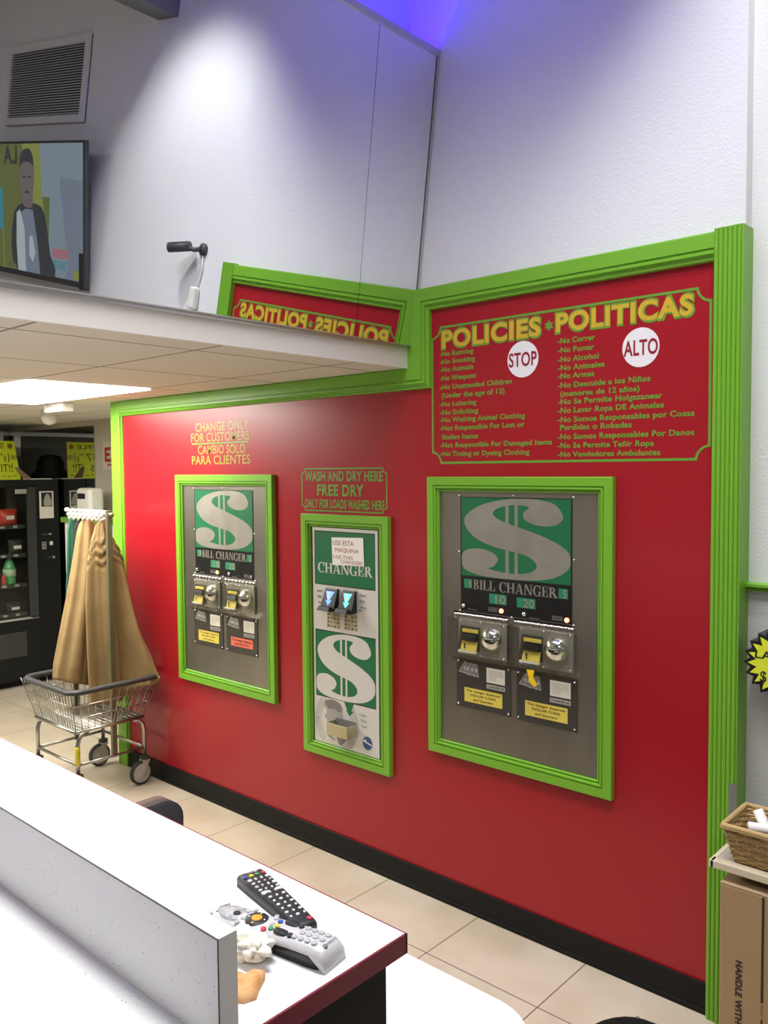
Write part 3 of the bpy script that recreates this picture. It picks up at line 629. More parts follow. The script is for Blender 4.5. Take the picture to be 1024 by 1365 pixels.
q = MB((X2+.023, D-.02, Z2+.92)); yn = D-.016
q.hexa([(X2-.070, yn, Z2+.862), (X2+.120, yn, Z2+.870), (X2+.120, yn+.001, Z2+.870), (X2-.070, yn+.001, Z2+.862)], [(X2-.0747, yn, Z2+.983), (X2+.1154, yn, Z2+.990), (X2+.1154, yn+.001, Z2+.990), (X2-.0747, yn+.001, Z2+.983)], 'white_paper')
for s_, a, b, c, h in (('USE ESTA', -.066, .060, .951, .020), ('MAQUINA', -.052, .090, .922, .017), ('USE THIS', -.064, .055, .892, .015), ('CHANGER!', -.020, .112, .873, .015)):
    q.text(s_, X2+a, Z2+c, b-a, h, 'ink_red', yn-.0004)
tag(q.build('paper_note'), 'handwritten white paper note taped on the narrow changer', 'note')

# ------------------------------------------------------------------ canopy fittings
t = thing('ceiling_light', 'bright white flat light panel set in the canopy ceiling beside the red wall', 'ceiling light', (-4.18, 1.965, 2.12))
q = MB(t.location); q.box(-4.785, -3.575, 1.665, 2.265, 2.112, 2.1205, 'light_panel'); q.build('diffuser', t)
t = thing('ceiling_light', 'added unseen canopy light panel further left, brightening the vending area', 'ceiling light', (-5.3, .8, 2.12))  # added glowing panel out of view, goes with the rear fill lamp
q = MB(t.location); q.box(-5.9, -4.7, .5, 1.1, 2.112, 2.1205, 'light_panel'); q.build('diffuser', t)
t = thing('emergency_light', 'small white box fitting hanging from the canopy ceiling beside the bright panel', 'emergency light', (-4.72, 2.37, 2.12))
q = MB(t.location); q.box(-4.84, -4.60, 2.34, 2.41, 2.068, 2.12, 'white_plastic'); q.build('housing', t, bevel=.01)
t = thing('dome_camera', 'white dome camera under the canopy ceiling below the white box', 'security camera', (-5.30, 2.6, 2.12))
q = MB(t.location); q.lathe([(.05, 2.12), (.05, 2.09), (.055, 2.085)], (-5.30, 2.6, 0), 'white_plastic', 'z', 20); q.build('base', t)
q = MB(t.location); q.lathe([(.05, 2.086)]+[(.05*math.cos(k*PI/14), 2.075-.05*math.sin(k*PI/14)) for k in range(7)]+[(.002, 2.025)], (-5.30, 2.6, 0), 'white_plastic', 'z', 20); q.build('dome', t)

# ------------------------------------------------------------------ back left: mirror, vending machine, cabinet
q = MB((-6.9, 3.33, .05)); q.box(-7.95, -6.05, 3.322, 3.33, .05, 2.075, 'mirror_dim'); q.build('wall_mirror'); tag(bpy.data.objects['wall_mirror'], 'plain wall mirror reflecting the vending machine at the back left', 'mirror')
q = MB((-5.85, 3.33, 1.74)); q.box(-5.925, -5.52, 3.324, 3.33, 1.735, 1.952, 'exit_plate'); 
q.text('EXIT', -5.895, 1.80, .35, .098, 'exit_red', 3.3235, .04)
q.flat([(-5.862, 1.770), (-5.842, 1.786), (-5.842, 1.775), (-5.76, 1.775), (-5.76, 1.765), (-5.842, 1.765), (-5.842, 1.754)], 3.3235, 'exit_red')
tag(q.build('exit_sign'), 'white sign with red EXIT letters on beige wall, half behind the green post', 'sign')
XF = -6.6
t = thing('vending_machine', 'tall black glass-fronted snack vending machine at the back left', 'vending machine', (-7.0, 2.65, 0))
def vb(name, parent=t, bevel=0, **k):
    return None
q = MB(t.location)
for bx in ((-7.42, XF, 3.10, 3.30, .06, 1.66), (-7.42, XF, 2.0, 2.06, .06, 1.66), (-7.42, -7.38, 2.06, 3.10, .06, 1.66), (-7.42, XF, 2.06, 3.10, 1.60, 1.66), (-7.42, XF, 2.06, 3.10, .06, .55), (-7.36, -6.68, 2.06, 3.26, .0, .06)): q.box(*bx, 'vend_black')
body = q.build('cabinet', t, bevel=.006)
q = MB(t.location); q.box(XF-.02, XF+.012, 3.035, 3.10, .55, 1.60, 'vend_grey'); q.box(XF-.02, XF+.012, 2.06, 3.10, .545, .56, 'trim_metal'); q.build('window_frame', t)
q = MB(t.location); q.box(XF-.012, XF-.008, 2.06, 3.04, .56, 1.60, 'glass'); q.build('window_pane', t)
for z_ in (.585, .82, 1.06, 1.29):
    q = MB(t.location); q.box(-7.35, XF-.06, 2.06, 3.04, z_-.02, z_, 'vend_inside'); q.box(XF-.062, XF-.055, 2.06, 3.04, z_-.02, z_+.012, 'vend_grey')
    for k in range(9): q.box(XF-.054, XF-.052, 2.14+k*.1, 2.175+k*.1, z_-.012, z_+.004, 'sticker_grey')
    q.build('shelf', t)
q = MB(t.location); q.box(XF, XF+.004, 3.135, 3.252, 1.345, 1.565, 'sticker_white'); q.prism([(3.15, 1.44), (3.24, 1.44), (3.24, 1.555), (3.15, 1.555)], XF+.004, XF+.005, 'ink', 'x'); q.prism(smooth_poly([(3.17, 1.45), (3.235, 1.45), (3.23, 1.50), (3.205, 1.545), (3.18, 1.52)], 2), XF+.005, XF+.006, 'grey_print', 'x'); q.build('picture_card', t)
q = MB(t.location); q.box(XF, XF+.006, 2.94, 3.03, 1.55, 1.585, 'grey_print'); q.build('name_plate', t)
q = MB(t.location)
for r_ in range(4):
    for c_ in range(3): q.box(XF, XF+.004, 3.147+c_*.013, 3.156+c_*.013, 1.095+r_*.016, 1.106+r_*.016, 'grey_print')
q.build('keypad', t)
q = MB(t.location); q.box(XF, XF+.003, 3.15, 3.225, 1.205, 1.222, 'vend_grey'); q.box(XF, XF+.006, 3.205, 3.228, 1.210, 1.222, 'grey_print'); q.build('display', t)
q = MB(t.location); q.box(XF, XF+.008, 3.212, 3.235, 1.125, 1.155, 'sticker_white'); q.build('card_reader', t)
q = MB(t.location); q.lathe([(.018, 0), (.018, .008), (.012, .012)], (XF, 3.238, 1.025), 'vend_grey', 'x', 14); q.lathe([(.009, .008), (.006, .02)], (XF, 3.238, 1.025), 'trim_metal', 'x', 10); q.box(XF, XF+.006, 3.185, 3.215, 1.015, 1.03, 'vend_grey'); q.build('coin_slot', t)
q = MB(t.location); q.box(XF, XF+.010, 2.3, 3.0, .25, .45, 'vend_grey'); q.build('delivery_flap', t, bevel=.006)
def snack(y_, z_, m2, label, w_=.15, h_=.17):
    q = MB((XF-.12, y_, z_)); rings = []
    for k in range(9):
        f_ = k/8; bul = math.sin(PI*f_)**.6; rings.append([(XF-.12+(.006+.045*bul)*math.cos(a), y_+(w_/2-.010*bul)*math.sin(a), z_+f_*h_) for a in [2*PI*j/16 for j in range(16)]])
    q.loft(rings, m2); q.prism([(y_-.03, z_+h_*.40), (y_+.03, z_+h_*.40), (y_+.03, z_+h_*.62), (y_-.03, z_+h_*.62)], XF-.074, XF-.068, 'sticker_white', 'x')
    tag(q.build('snack_bag', fix=True), label, 'snack bag', 'snack bags in the vending machine')
snack(2.93, 1.29, 'snack_red', 'red snack bag on the top shelf of the vending machine', .16, .14)
snack(2.73, 1.29, 'snack_silver', 'silver snack bag beside the red one on the vending machine top shelf', .14, .12)
snack(2.78, 1.06, 'snack_red', 'red snack bag on the second shelf of the vending machine at the frame edge', .15, .19)
snack(2.98, 1.06, 'vend_grey', 'dark snack bag on the second shelf of the vending machine, near its panel', .12, .12)
snack(2.76, .585, 'coin_mid', 'grey snack bag on the lowest shelf of the vending machine', .12, .13)
snack(2.95, .585, 'soft_black', 'black snack bag on the lowest shelf of the vending machine', .13, .09)
def bottle(y_, z_, m2, lm, label, k_=1.):
    t = thing('soda_bottle', label, 'bottle', (XF-.12, y_, z_)); o = t.location
    q = MB(o); q.lathe([(.040*k_, z_), (.046*k_, z_+.02), (.044*k_, z_+.13*k_), (.030*k_, z_+.175*k_), (.014*k_, z_+.20*k_), (.014*k_, z_+.215*k_)], (XF-.12, y_, 0), m2, 'z', 18); q.build('bottle_body', t)
    q = MB(o); q.lathe([(.0475*k_, z_+.07), (.0475*k_, z_+.12*k_)], (XF-.12, y_, 0), lm, 'z', 18); q.build('paper_label', t)
    q = MB(o); q.lathe([(.016*k_, z_+.213*k_), (.016*k_, z_+.232*k_)], (XF-.12, y_, 0), 'white_plastic', 'z', 12); q.build('cap', t)
bottle(2.93, .82, 'bottle_green', 'bottle_label', 'green soda bottle on the third shelf of the vending machine', 1.05)
bottle(2.74, .82, 'vend_grey', 'snack_silver', 'dark soda bottle left of the green one in the vending machine', .9)
q = MB((XF-.06, 2.87, .82)); q.box(XF-.075, XF-.062, 2.845, 2.875, .82, .905, 'snack_red'); tag(q.build('candy_box', bevel=.003), 'small red candy packet in front of the green soda bottle', 'candy')
# raffle poster and bits standing on the machine
XP = -6.88
t = MB((XP, 2.80, 1.66)); t.hexa([(XP, 2.52, 1.66), (XP, 3.118, 1.66), (XP-.003, 3.118, 1.66), (XP-.003, 2.52, 1.66)], [(XP-.05, 2.50, 1.978), (XP-.05, 3.092, 1.978), (XP-.053, 3.092, 1.978), (XP-.053, 2.50, 1.978)], 'neon_yellow')
def pt(p): return (XP+.0008-.05*(p[2]-1.66)/.318, p[0], p[2])
for s_, a, b, c, h, mm in (('RAFFLE', 2.70, 3.005, 1.918, .038, 'poster_ink'), ('17', 2.845, 2.925, 1.815, .062, 'poster_ink'), ('TH', 2.94, 2.983, 1.855, .026, 'poster_ink'), ('@', 2.992, 3.018, 1.818, .036, 'poster_ink'), ('1', 3.030, 3.038, 1.805, .070, 'poster_ink'), ('00', 3.052, 3.100, 1.826, .036, 'poster_ink'), ('S', 2.86, 2.895, 1.725, .055, 'poster_ink'), ('IT!!', 2.965, 3.060, 1.725, .060, 'poster_ink')):
    t.text(s_, a, c, b-a, h, mm, 0, .012, pt)
for k in range(4):
    a = PI*k/4; c_, s_ = math.cos(a), math.sin(a); t.add([pt((3.055+u*c_*.028-v_*s_*.004, 0, 1.937+u*s_*.028+v_*c_*.004)) for u, v_ in ((-1, -1), (1, -1), (1, 1), (-1, 1))], [(0, 1, 2, 3)], 'poster_star')
for k in range(12): t.add([pt((2.55+k*.046+u, 0, 1.680+(k % 2)*.006+v_)) for u, v_ in ((0, 0), (.03, .004), (.03, .010), (0, .006))], [(0, 1, 2, 3)], 'poster_ink')
tag(t.build('raffle_poster'), 'neon yellow handwritten raffle poster leaning on top of the vending machine', 'poster')
q = MB((-7.0, 3.2, 1.66)); q.lathe([(.16, 1.66), (.165, 1.70), (.12, 1.74), (.115, 1.80), (.09, 1.855), (.03, 1.875)], (-7.14, 3.14, 0), 'vend_grey', 'z', 20); tag(q.build('black_hat'), 'dark rounded hat on top of the vending machine beside the raffle poster', 'hat')
q = MB((-6.75, 3.2, 1.66)); q.hexa([(-6.80, 3.10, 1.661), (-6.66, 3.10, 1.661), (-6.66, 3.28, 1.661), (-6.80, 3.28, 1.661)], [(-6.80, 3.10, 1.668), (-6.66, 3.10, 1.668), (-6.66, 3.28, 1.668), (-6.80, 3.28, 1.668)], 'white_paper'); q.hexa([(-6.80, 3.10, 1.665), (-6.66, 3.10, 1.665), (-6.66, 3.106, 1.665), (-6.80, 3.106, 1.665)], [(-6.80, 3.03, 1.76), (-6.74, 3.03, 1.76), (-6.74, 3.034, 1.76), (-6.80, 3.034, 1.76)], 'board_light'); tag(q.build('open_leaflet'), 'pale open leaflet lying on the vending machine edge by the mirror', 'paper')
# dark glass band above the machine
q = MB((-7.6, 2.6, 1.66)); q.box(-7.62, -7.60, .5, 3.32, 1.0, 2.09, 'dark_window'); struct(q.build('window_1'))
q = MB(); q.box(-7.60, -7.55, 3.215, 3.275, 1.0, 2.09, 'trim_metal'); struct(q.build('window_2'))
q = MB(); q.box(-7.60, -7.54, .5, 3.32, 2.05, 2.085, 'trim_metal'); struct(q.build('trim_track'))
# white cabinet with green top, device on it
t = thing('wall_cabinet', 'narrow white wall cabinet with a green top behind the hanging laundry bags', 'cabinet', (-5.70, 3.32, .9))
q = MB(t.location); q.box(-5.96, -5.45, 3.02, 3.320, .90, 1.345, 'white_plastic'); q.build('carcass', t, bevel=.004)
q = MB(t.location); q.box(-5.985, -5.43, 3.00, 3.320, 1.345, 1.385, 'vinyl_green'); q.build('top', t, bevel=.004)
t = thing('timer_box', 'white rounded box with a small dark display on the green cabinet top', 'device', (-5.80, 3.12, 1.385))
q = MB(t.location); q.box(-5.90, -5.69, 3.08, 3.20, 1.386, 1.60, 'white_plastic'); q.build('case', t, bevel=.03, seg=4)
q = MB(t.location); q.box(-5.868, -5.758, 3.0775, 3.082, 1.52, 1.56, 'ink'); q.build('display', t)

# ------------------------------------------------------------------ laundry cart with hanging rack
t = thing('laundry_cart', 'chrome wire laundry cart on casters with a hanging pole beside the red wall', 'laundry cart', (-4.3, 2.28, 0)); o = t.location
RX0, RX1, RY0, RY1, RZ = -4.50, -3.945, 2.005, 2.520, .603
BX0, BX1, BY0, BY1, BZ = -4.46, -4.02, 2.065, 2.455, .390
def rrect(x0, x1, y0, y1, z_, r_, n=6):
    out = []
    for cx_, cy_, a0 in ((x1-r_, y1-r_, 0), (x0+r_, y1-r_, 90), (x0+r_, y0+r_, 180), (x1-r_, y0+r_, 270)):
        for k in range(n+1): a = math.radians(a0+90*k/n); out.append((cx_+r_*math.cos(a), cy_+r_*math.sin(a), z_))
    return out
q = MB(o); q.loft([[(x_, y_, z_) for x_, y_, z_ in rrect(RX0+i_, RX1-i_, RY0+i_, RY1-i_, zz, .07)] for i_, zz in ((.0, RZ-.012), (-.010, RZ), (.0, RZ+.014), (.016, RZ+.014), (.018, RZ-.012), (.0, RZ-.012))], 'grey_bumper', cap=False); q.build('bumper_rim', t)
q = MB(o); wr_ = .0022
def lerp(a, b, f_): return a+(b-a)*f_
def wall_pt(side, u, v_):   # v 0 bottom, 1 rim
    x0, x1, y0, y1 = lerp(BX0, RX0, v_), lerp(BX1, RX1, v_), lerp(BY0, RY0, v_), lerp(BY1, RY1, v_); z_ = lerp(BZ, RZ, v_)
    return {'f': (lerp(x0, x1, u), y0, z_), 'b': (lerp(x0, x1, u), y1, z_), 'l': (x0, lerp(y0, y1, u), z_), 'r': (x1, lerp(y0, y1, u), z_)}[side]
for side, n in (('f', 17), ('b', 17), ('l', 11), ('r', 11)):
    for k in range(n+1): q.tube([wall_pt(side, k/n, 0), wall_pt(side, k/n, 1)], wr_, 'wire', 5)
    for v_ in (.33, .66): q.tube([wall_pt(side, 0, v_), wall_pt(side, 1, v_)], wr_*1.2, 'wire', 5)
for k in range(25): x_ = lerp(BX0, BX1, k/24); q.tube([(x_, BY0, BZ), (x_, BY1, BZ)], wr_, 'wire', 5)
for k in range(14): y_ = lerp(BY0, BY1, k/13); q.tube([(BX0, y_, BZ), (BX1, y_, BZ)], wr_, 'wire', 5)
q.build('wire_basket', t)
q = MB(o)
for y_ in (BY0-.004, BY1+.004): q.tube([(BX0, y_, BZ-.008), (BX1, y_, BZ-.008)], .008, 'wire', 8)
for x_ in (BX0-.004, BX1+.004): q.tube([(x_, BY0, BZ-.008), (x_, BY1, BZ-.008)], .008, 'wire', 8)
LX0, LX1, LY0, LY1 = -4.49, -4.045, 2.085, 2.475
for x_ in (LX0, LX1): q.tube([(x_, LY0, .20), (x_, LY1, .20)], .008, 'wire', 8)
for y_ in (LY0, LY1): q.tube([(LX0, y_, .20), (LX1, y_, .20)], .008, 'wire', 8)
q.build('under_frame', t)
for x_ in (LX0, LX1):
    for y_, sy in ((LY0, 1), (LY1, -1)):
        q = MB(o); q.tube([(x_, y_, .135), (x_, y_, .30), (x_, y_+sy*.008, .335), (x_, y_+sy*.028, .358), (x_, y_+sy*.06, .366)], .011, 'wire', 10); leg = q.build('leg', t)
        # caster: fork, tyre, hub
        q = MB(o); q.lathe([(.020, .134), (.027, .137), (.027, .150), (.014, .153)], (x_, y_, 0), 'rubber', 'z', 14)
        dx, dy = (.004, -.026)
        for sx0 in (-.022, .018): q.hexa([(x_+sx0, y_+dy-.010, .056), (x_+sx0+.004, y_+dy-.010, .056), (x_+sx0+.004, y_+dy+.012, .056), (x_+sx0, y_+dy+.012, .056)], [(x_+sx0, y_-.022, .132), (x_+sx0+.004, y_-.022, .132), (x_+sx0+.004, y_+.022, .132), (x_+sx0, y_+.022, .132)], 'wheel_grey')
        q.box(x_-.022, x_+.022, y_-.022, y_+.022, .130, .134, 'wheel_grey')
        cs = q.build('caster', leg, bevel=.003)
        q = MB(o); q.lathe([(.052, -.0125), (.064, -.010), (.064, .010), (.052, .0125)], (x_, y_+dy, .064), 'rubber', 'x', 26); q.lathe([(.052, -.0135), (.052, .0138), (.046, .0131), (.014, .0131), (.011, .018)], (x_, y_+dy, .064), 'wheel_grey', 'x', 26)
        q.build('wheel', leg)
q = MB(o); q.tube([(LX1, LY0, .205), (LX1, LY0, .30)], .0135, 'yellow_tag', 10); q.build('yellow_tape_wrap', t)
q = MB(o); q.box(-4.066, -4.044, 2.285, 2.313, .19, 1.515, 'olive_pole'); q.build('rack_pole', t, bevel=.002)
q = MB(o); q.box(-4.50, -4.48, 2.30, 2.33, .19, 1.50, 'olive_pole'); q.build('rack_pole', t, bevel=.002)
q = MB(o); q.tube([(-4.52, 2.315, 1.492), (-4.035, 2.30, 1.492)], .009, 'wire', 10); q.lathe([(.001, -.03), (.012, -.025), (.012, -.005), (.006, 0)], (-4.52, 2.315, 1.505), 'white_plastic', 'x', 10); q.lathe([(.009, 0), (.012, .008), (.012, .02), (.004, .026)], (-4.04, 2.30, 1.492), 'olive_pole', 'x', 10); q.build('rack_bar', t)
for k in range(8):
    x_ = -4.465+k*.053; y_ = 2.315-.012*k/7
    q = MB(o); q.tube([(x_+.006*math.sin(a*3), y_+.020*math.cos(a), 1.488+.020*math.sin(a)) for a in [2*PI*j/14 for j in range(14)]], .007, 'white_plastic', 6, closed=True); q.tube([(x_, y_-.014, 1.47), (x_+.01, y_-.030, 1.455), (x_+.012, y_-.034, 1.478)], .0055, 'white_plastic', 6); q.lathe([(.001, -.011), (.009, -.007), (.011, 0), (.009, .007), (.001, .011)], (x_+.012, y_-.034, 1.484), 'white_plastic', 'z', 10)
    q.build('hook', t)

def bag(label, m_, ctr, prof, folds, seed, bottom=None, gather=None, n=96, skew=0.):
    """prof rows: z, y centre, x centre, half width y, half depth x, fold depth"""
    rnd = random.Random(seed); ph = [rnd.uniform(0, 6.28) for _ in range(4)]
    rings = []
    N = 60
    zt_, zb_ = prof[0][0], prof[-1][0]
    for i in range(N+1):
        z_ = zt_+(zb_-zt_)*i/N; j = 0
        while j < len(prof)-2 and z_ < prof[j+1][0]: j += 1
        u = (z_-prof[j][0])/(prof[j+1][0]-prof[j][0])
        _, yc, xc, hy, hx, fd = [lerp(a, b, u) for a, b in zip(prof[j], prof[j+1])]
        row = []; dn = i/N
        for k in range(n):
            a = 2*PI*k/n
            w1 = math.sin(folds*a+ph[0]+.6*math.sin(2*a)+.5*dn); w2 = math.sin((folds+4)*a+ph[1]-.4*dn)
            g = 1+fd*(.75*(abs(w1)**.6*math.copysign(1, w1))+.35*w2)
            zz = z_
            if gather and gather[0] < z_ < gather[1]:
                e_ = math.sin(PI*(z_-gather[0])/(gather[1]-gather[0])); g *= 1+.34*e_*math.sin((z_+.02*math.sin(2*a+1)+.012*math.sin(5*a))*260+ph[3]); zz += .010*e_*math.sin(6*a+ph[1])
            if bottom: zz += bottom(a)*max(0, (dn-.5)/.5)
            row.append((xc+hx*g*math.cos(a)+skew*max(0, math.sin(a))*dn*dn*.9, yc+hy*(1+(g-1)*.35)*math.sin(a), zz))
        rings.append(row)
    q = MB((ctr[0], ctr[1], prof[-1][0])); q.loft(rings, m_)
    o_ = q.build('laundry_bag'); return tag(o_, label, 'laundry bag', 'laundry bags on the cart pole')
bag('dark green laundry bag hanging at the left end of the cart pole', 'green_cloth', (-4.47, 2.31), [(1.465, 2.31, -4.45, .020, .008, .1), (1.40, 2.315, -4.455, .040, .016, .3), (1.04, 2.310, -4.455, .052, .024, .4), (.75, 2.300, -4.455, .060, .026, .4), (.66, 2.30, -4.455, .060, .024, .35)], 4, 1)
bag('dark brown laundry bag between the green and tan bags on the cart pole', 'brown_cloth', (-4.39, 2.33), [(1.465, 2.32, -4.385, .020, .008, .1), (1.42, 2.32, -4.385, .042, .016, .2), (1.15, 2.315, -4.385, .060, .022, .3), (.80, 2.30, -4.385, .072, .026, .3), (.68, 2.30, -4.385, .072, .024, .2)], 4, 2)
bag('tan laundry bag hanging behind the gathered one on the cart pole', 'tan_cloth', (-4.31, 2.25), [(1.475, 2.325, -4.315, .016, .010, .1), (1.44, 2.318, -4.315, .040, .024, .25), (1.39, 2.314, -4.31, .054, .034, .28), (1.227, 2.296, -4.31, .063, .044, .34), (1.027, 2.272, -4.31, .080, .050, .34), (.81, 2.232, -4.305, .092, .054, .30), (.66, 2.205, -4.30, .102, .056, .26), (.575, 2.195, -4.30, .102, .050, .20)], 3, 3, bottom=lambda a: -.035*math.sin(a))
bag('tan laundry bag with a gathered drawstring neck at the front of the cart pole', 'tan_cloth', (-4.17, 2.36), [(1.46, 2.325, -4.165, .014, .010, .1), (1.43, 2.320, -4.165, .036, .022, .22), (1.37, 2.318, -4.165, .052, .034, .22), (1.30, 2.328, -4.165, .074, .044, .25), (1.22, 2.337, -4.165, .096, .050, .36), (1.03, 2.345, -4.170, .112, .062, .46), (.82, 2.358, -4.170, .122, .066, .48), (.66, 2.375, -4.170, .136, .068, .44), (.47, 2.385, -4.170, .143, .060, .36)], 5, 9, bottom=lambda a: .115*max(0, math.sin(a))**.6-.01*max(0, -math.sin(a)), gather=(1.18, 1.40), skew=.25)

# ------------------------------------------------------------------ service counter, riser, lower desk, chair
CT = 1.07
t = thing('service_counter', 'long white speckled counter with a dark red end edge in the foreground', 'counter', (-2.0, .5, 0)); o = t.location
q = MB(o); q.box(-4.5, -.750, -.35, .862, CT-.028, CT, 'laminate'); q.build('worktop', t)
q = MB(o); q.box(-.750, -.747, -.35, .865, CT-.0285, CT-.0004, 'red_edge'); q.box(-4.5, -.747, .862, .865, CT-.0285, CT-.0004, 'red_edge'); q.build('edge_band', t)
q = MB(o); q.box(-4.45, -.782, .0, .858, .0, CT-.028, 'dark_base'); q.build('base_cabinet', t)
q = MB(o); q.box(-4.5, -.748, .544, .570, CT, 1.1995, 'laminate')
q.box(-4.5, -.7475, .5425, .5440, 1.1985, 1.2000, 'seam_dark'); q.box(-.7480, -.7472, .5425, .5440, CT, 1.20, 'seam_dark'); q.build('riser_panel', t)
t = thing('low_desk', 'white rounded-corner low desk tucked behind the counter end', 'desk', (-1.1, 1.05, 0)); o = t.location
pts = [(-1.6, .866), (-.735, .866), (-.735, 1.13)]+[(-.845+.11*math.cos(a), 1.128+.106*math.sin(a)) for a in [math.radians(k*9) for k in range(1, 10)]]+[(-.845, 1.2345), (-1.6, 1.2345)]
q = MB(o); q.prism(pts, .722, .7495, 'laminate', 'z'); q.build('desktop', t)
q = MB(o); q.prism([(p[0], p[1]) for p in pts], .7215, .724, 'seam_dark', 'z'); q.build('edge_band', t)
for x_ in (-1.5, -.85):
    q = MB(o); q.box(x_-.02, x_+.02, .90, 1.15, 0, .7215, 'soft_black'); q.build('leg', t)
t = thing('office_chair', 'dark rounded chair back peeking over the far edge of the counter', 'chair', (-2.1, 1.09, 0)); o = t.location
q = MB(o)
pr = rrect(.895, 1.272, .50, .848, 0, .06, 6)
q.loft([[(xx-(.848-p[1])*.05, p[0], p[1]) for p in pr] for xx in (-1.945, -1.905)], 'chair_brown'); q.loft([[(xx-(.848-p[1])*.05, p[0], p[1]) for p in pr] for xx in (-1.905, -1.890)], 'chair_black'); q.build('backrest', t)
q = MB(o); q.prism([(p[0], p[1]) for p in rrect(-2.42, -2.0, .90, 1.30, 0, .07)], .40, .46, 'chair_black', 'z'); q.build('seat', t, bevel=.02, seg=3)
q = MB(o); q.tube([(-1.945, 1.09, .60), (-1.955, 1.09, .42), (-2.02, 1.09, .385), (-2.2, 1.09, .39)], .018, 'chair_black'); q.build('back_bracket', t)
q = MB(o); q.tube([(-2.2, 1.09, .40), (-2.2, 1.09, .10)], .03, 'chair_black', 14); q.build('gas_column', t)
for k in range(5):
    a = 2*PI*k/5+.3; e_ = (-2.2+.22*math.cos(a), 1.11+.22*math.sin(a))
    q = MB(o); q.tube([(-2.2, 1.09, .10), (e_[0], e_[1], .075)], [.025, .015], 'chair_black'); q.lathe([(.026, -.012), (.028, 0), (.026, .012)], (e_[0], e_[1], .028), 'rubber', 'x', 14); q.tube([(e_[0], e_[1], .08), (e_[0], e_[1], .045)], .008, 'chair_black'); q.build('base_leg', t)

# ------------------------------------------------------------------ things on the counter
def rot2(c, ang): return lambda x_, y_, z_: (c[0]+x_*math.cos(ang)-y_*math.sin(ang), c[1]+x_*math.sin(ang)+y_*math.cos(ang), z_)
def pill(mb, x_, y_, hx, hy, z0, z1, m_, n=12, e=2.6):
    pts = []
    for k in range(n): a = 2*PI*k/n; c_, s_ = math.cos(a), math.sin(a); pts.append((x_+hx*math.copysign(abs(c_)**(2/e), c_), y_+hy*math.copysign(abs(s_)**(2/e), s_)))
    mb.loft([[(p[0], p[1], z0) for p in pts], [(p[0], p[1], z1) for p in pts]], m_)
# silver remote (local x along its length, z up; long axis about 0.222)
t = thing('remote_control', 'silver TV remote with an orange round button lying on the counter', 'remote control', (-.8765, .7265, CT), rz=math.radians(8.5))
def cross(x_, hw, zb, zt, r_=.008):
    return [(x_, -hw, zb), (x_, -hw, zt-r_), (x_, -hw+r_*.6, zt-r_*.25), (x_, -hw+r_*1.6, zt), (x_, hw-r_*1.6, zt), (x_, hw-r_*.6, zt-r_*.25), (x_, hw, zt-r_), (x_, hw, zb)]
q = MB()
prof = [(-.111, .021, .004, .010), (-.108, .023, .003, .014), (-.09, .0240, .005, .0175), (-.04, .0245, .010, .021), (.0, .0245, .013, .024), (.05, .0245, .017, .0275), (.085, .0245, .018, .029), (.100, .0243, .008, .028), (.108, .0235, .002, .0225), (.1115, .0225, .0, .012)]
q.loft([cross(x_, hw, zb, zt) for x_, hw, zb, zt in prof], 'remote_silver'); q.build('casing', t)
q = MB(); q.loft([cross(x_, hw, .0005, zt, .003) for x_, hw, zt in ((-.105, .020, .006), (-.05, .0228, .013), (.02, .0232, .018), (.075, .0232, .0215), (.090, .022, .0205), (.097, .020, .012))], 'remote_black'); q.build('underside', t)
def ztop(x_):
    for (a, _, _, za), (b, _, _, zb_) in zip(prof, prof[1:]):
        if a <= x_ <= b: return za+(zb_-za)*(x_-a)/(b-a)
    return .02
def btn(name, x_, y_, hx, hy, m_, h=.0022, n=14, e=2.4):
    q = MB(); z_ = ztop(x_); pill(q, x_, y_, hx, hy, z_-.001, z_+h, m_, n, e); return q.build(name, t, bevel=.0006)
q = MB(); pill(q, -.065, 0, .030, .0175, ztop(-.065)-.003, ztop(-.065)+.0006, 'remote_panel', 28, 2); q.build('key_panel', t)
btn('slider', -.097, .003, .002, .010, 'coin_dark')
for k in range(4): btn('key', -.100+.004*(k % 2), -.016+.0105*k, .0022, .0036, 'button_grey')
for k in range(8):
    a = 2*PI*k/8+.3; btn('key', -.062+.019*math.cos(a), .0135*math.sin(a), .0045, .0035, 'button_grey', .0018)
btn('play_key', -.064, 0, .0058, .0052, 'remote_black', .0022, 16, 2); 
q = MB(); z_ = ztop(-.026); q.lathe([(.0165, z_-.001), (.0165, z_+.0016), (.0155, z_+.0022)], (-.026, .0, 0), 'remote_black', 'z', 30); q.build('direction_ring', t)
q = MB(); q.lathe([(.0078, z_+.001), (.0078, z_+.0034), (.006, z_+.004)], (-.026, 0, 0), 'button_orange', 'z', 22); q.build('select_key', t)
for k in range(4):
    a = PI/2*k+.2; q = MB(); q.lathe([(.0016, z_+.002), (.0014, z_+.0028)], (-.026+.0122*math.cos(a), .0122*math.sin(a), 0), 'button_white', 'z', 8); q.build('arrow_mark', t)
for m_, x_, y_ in (('button_red', .001, -.0165), ('button_green', .010, -.0115), ('button_yellow', .013, -.002), ('button_blue', .010, .0085)): btn('colour_key', x_, y_, .0040, .0036, m_, .0026, 14, 2)
for x_, y_ in ((-.005, .018), (-.002, .0135), (.003, -.0005), (-.045, .019), (-.047, -.018)): btn('key', x_, y_, .0032, .0038, 'button_grey', .0018)
for y_ in (.0125, -.0125):
    btn('rocker_key', .0285, y_, .0115, .0058, 'remote_black', .0028, 20, 3)
    btn('round_key', .0455, y_-.001, .0042, .0042, 'remote_black', .0026, 14, 2)
for r_ in range(3):
    for c_ in range(4): btn('number_key', .0565+c_*.0112-(.004 if r_ == 0 else 0), -.0125+r_*.0125, .0042, .0040, 'button_grey', .0018)
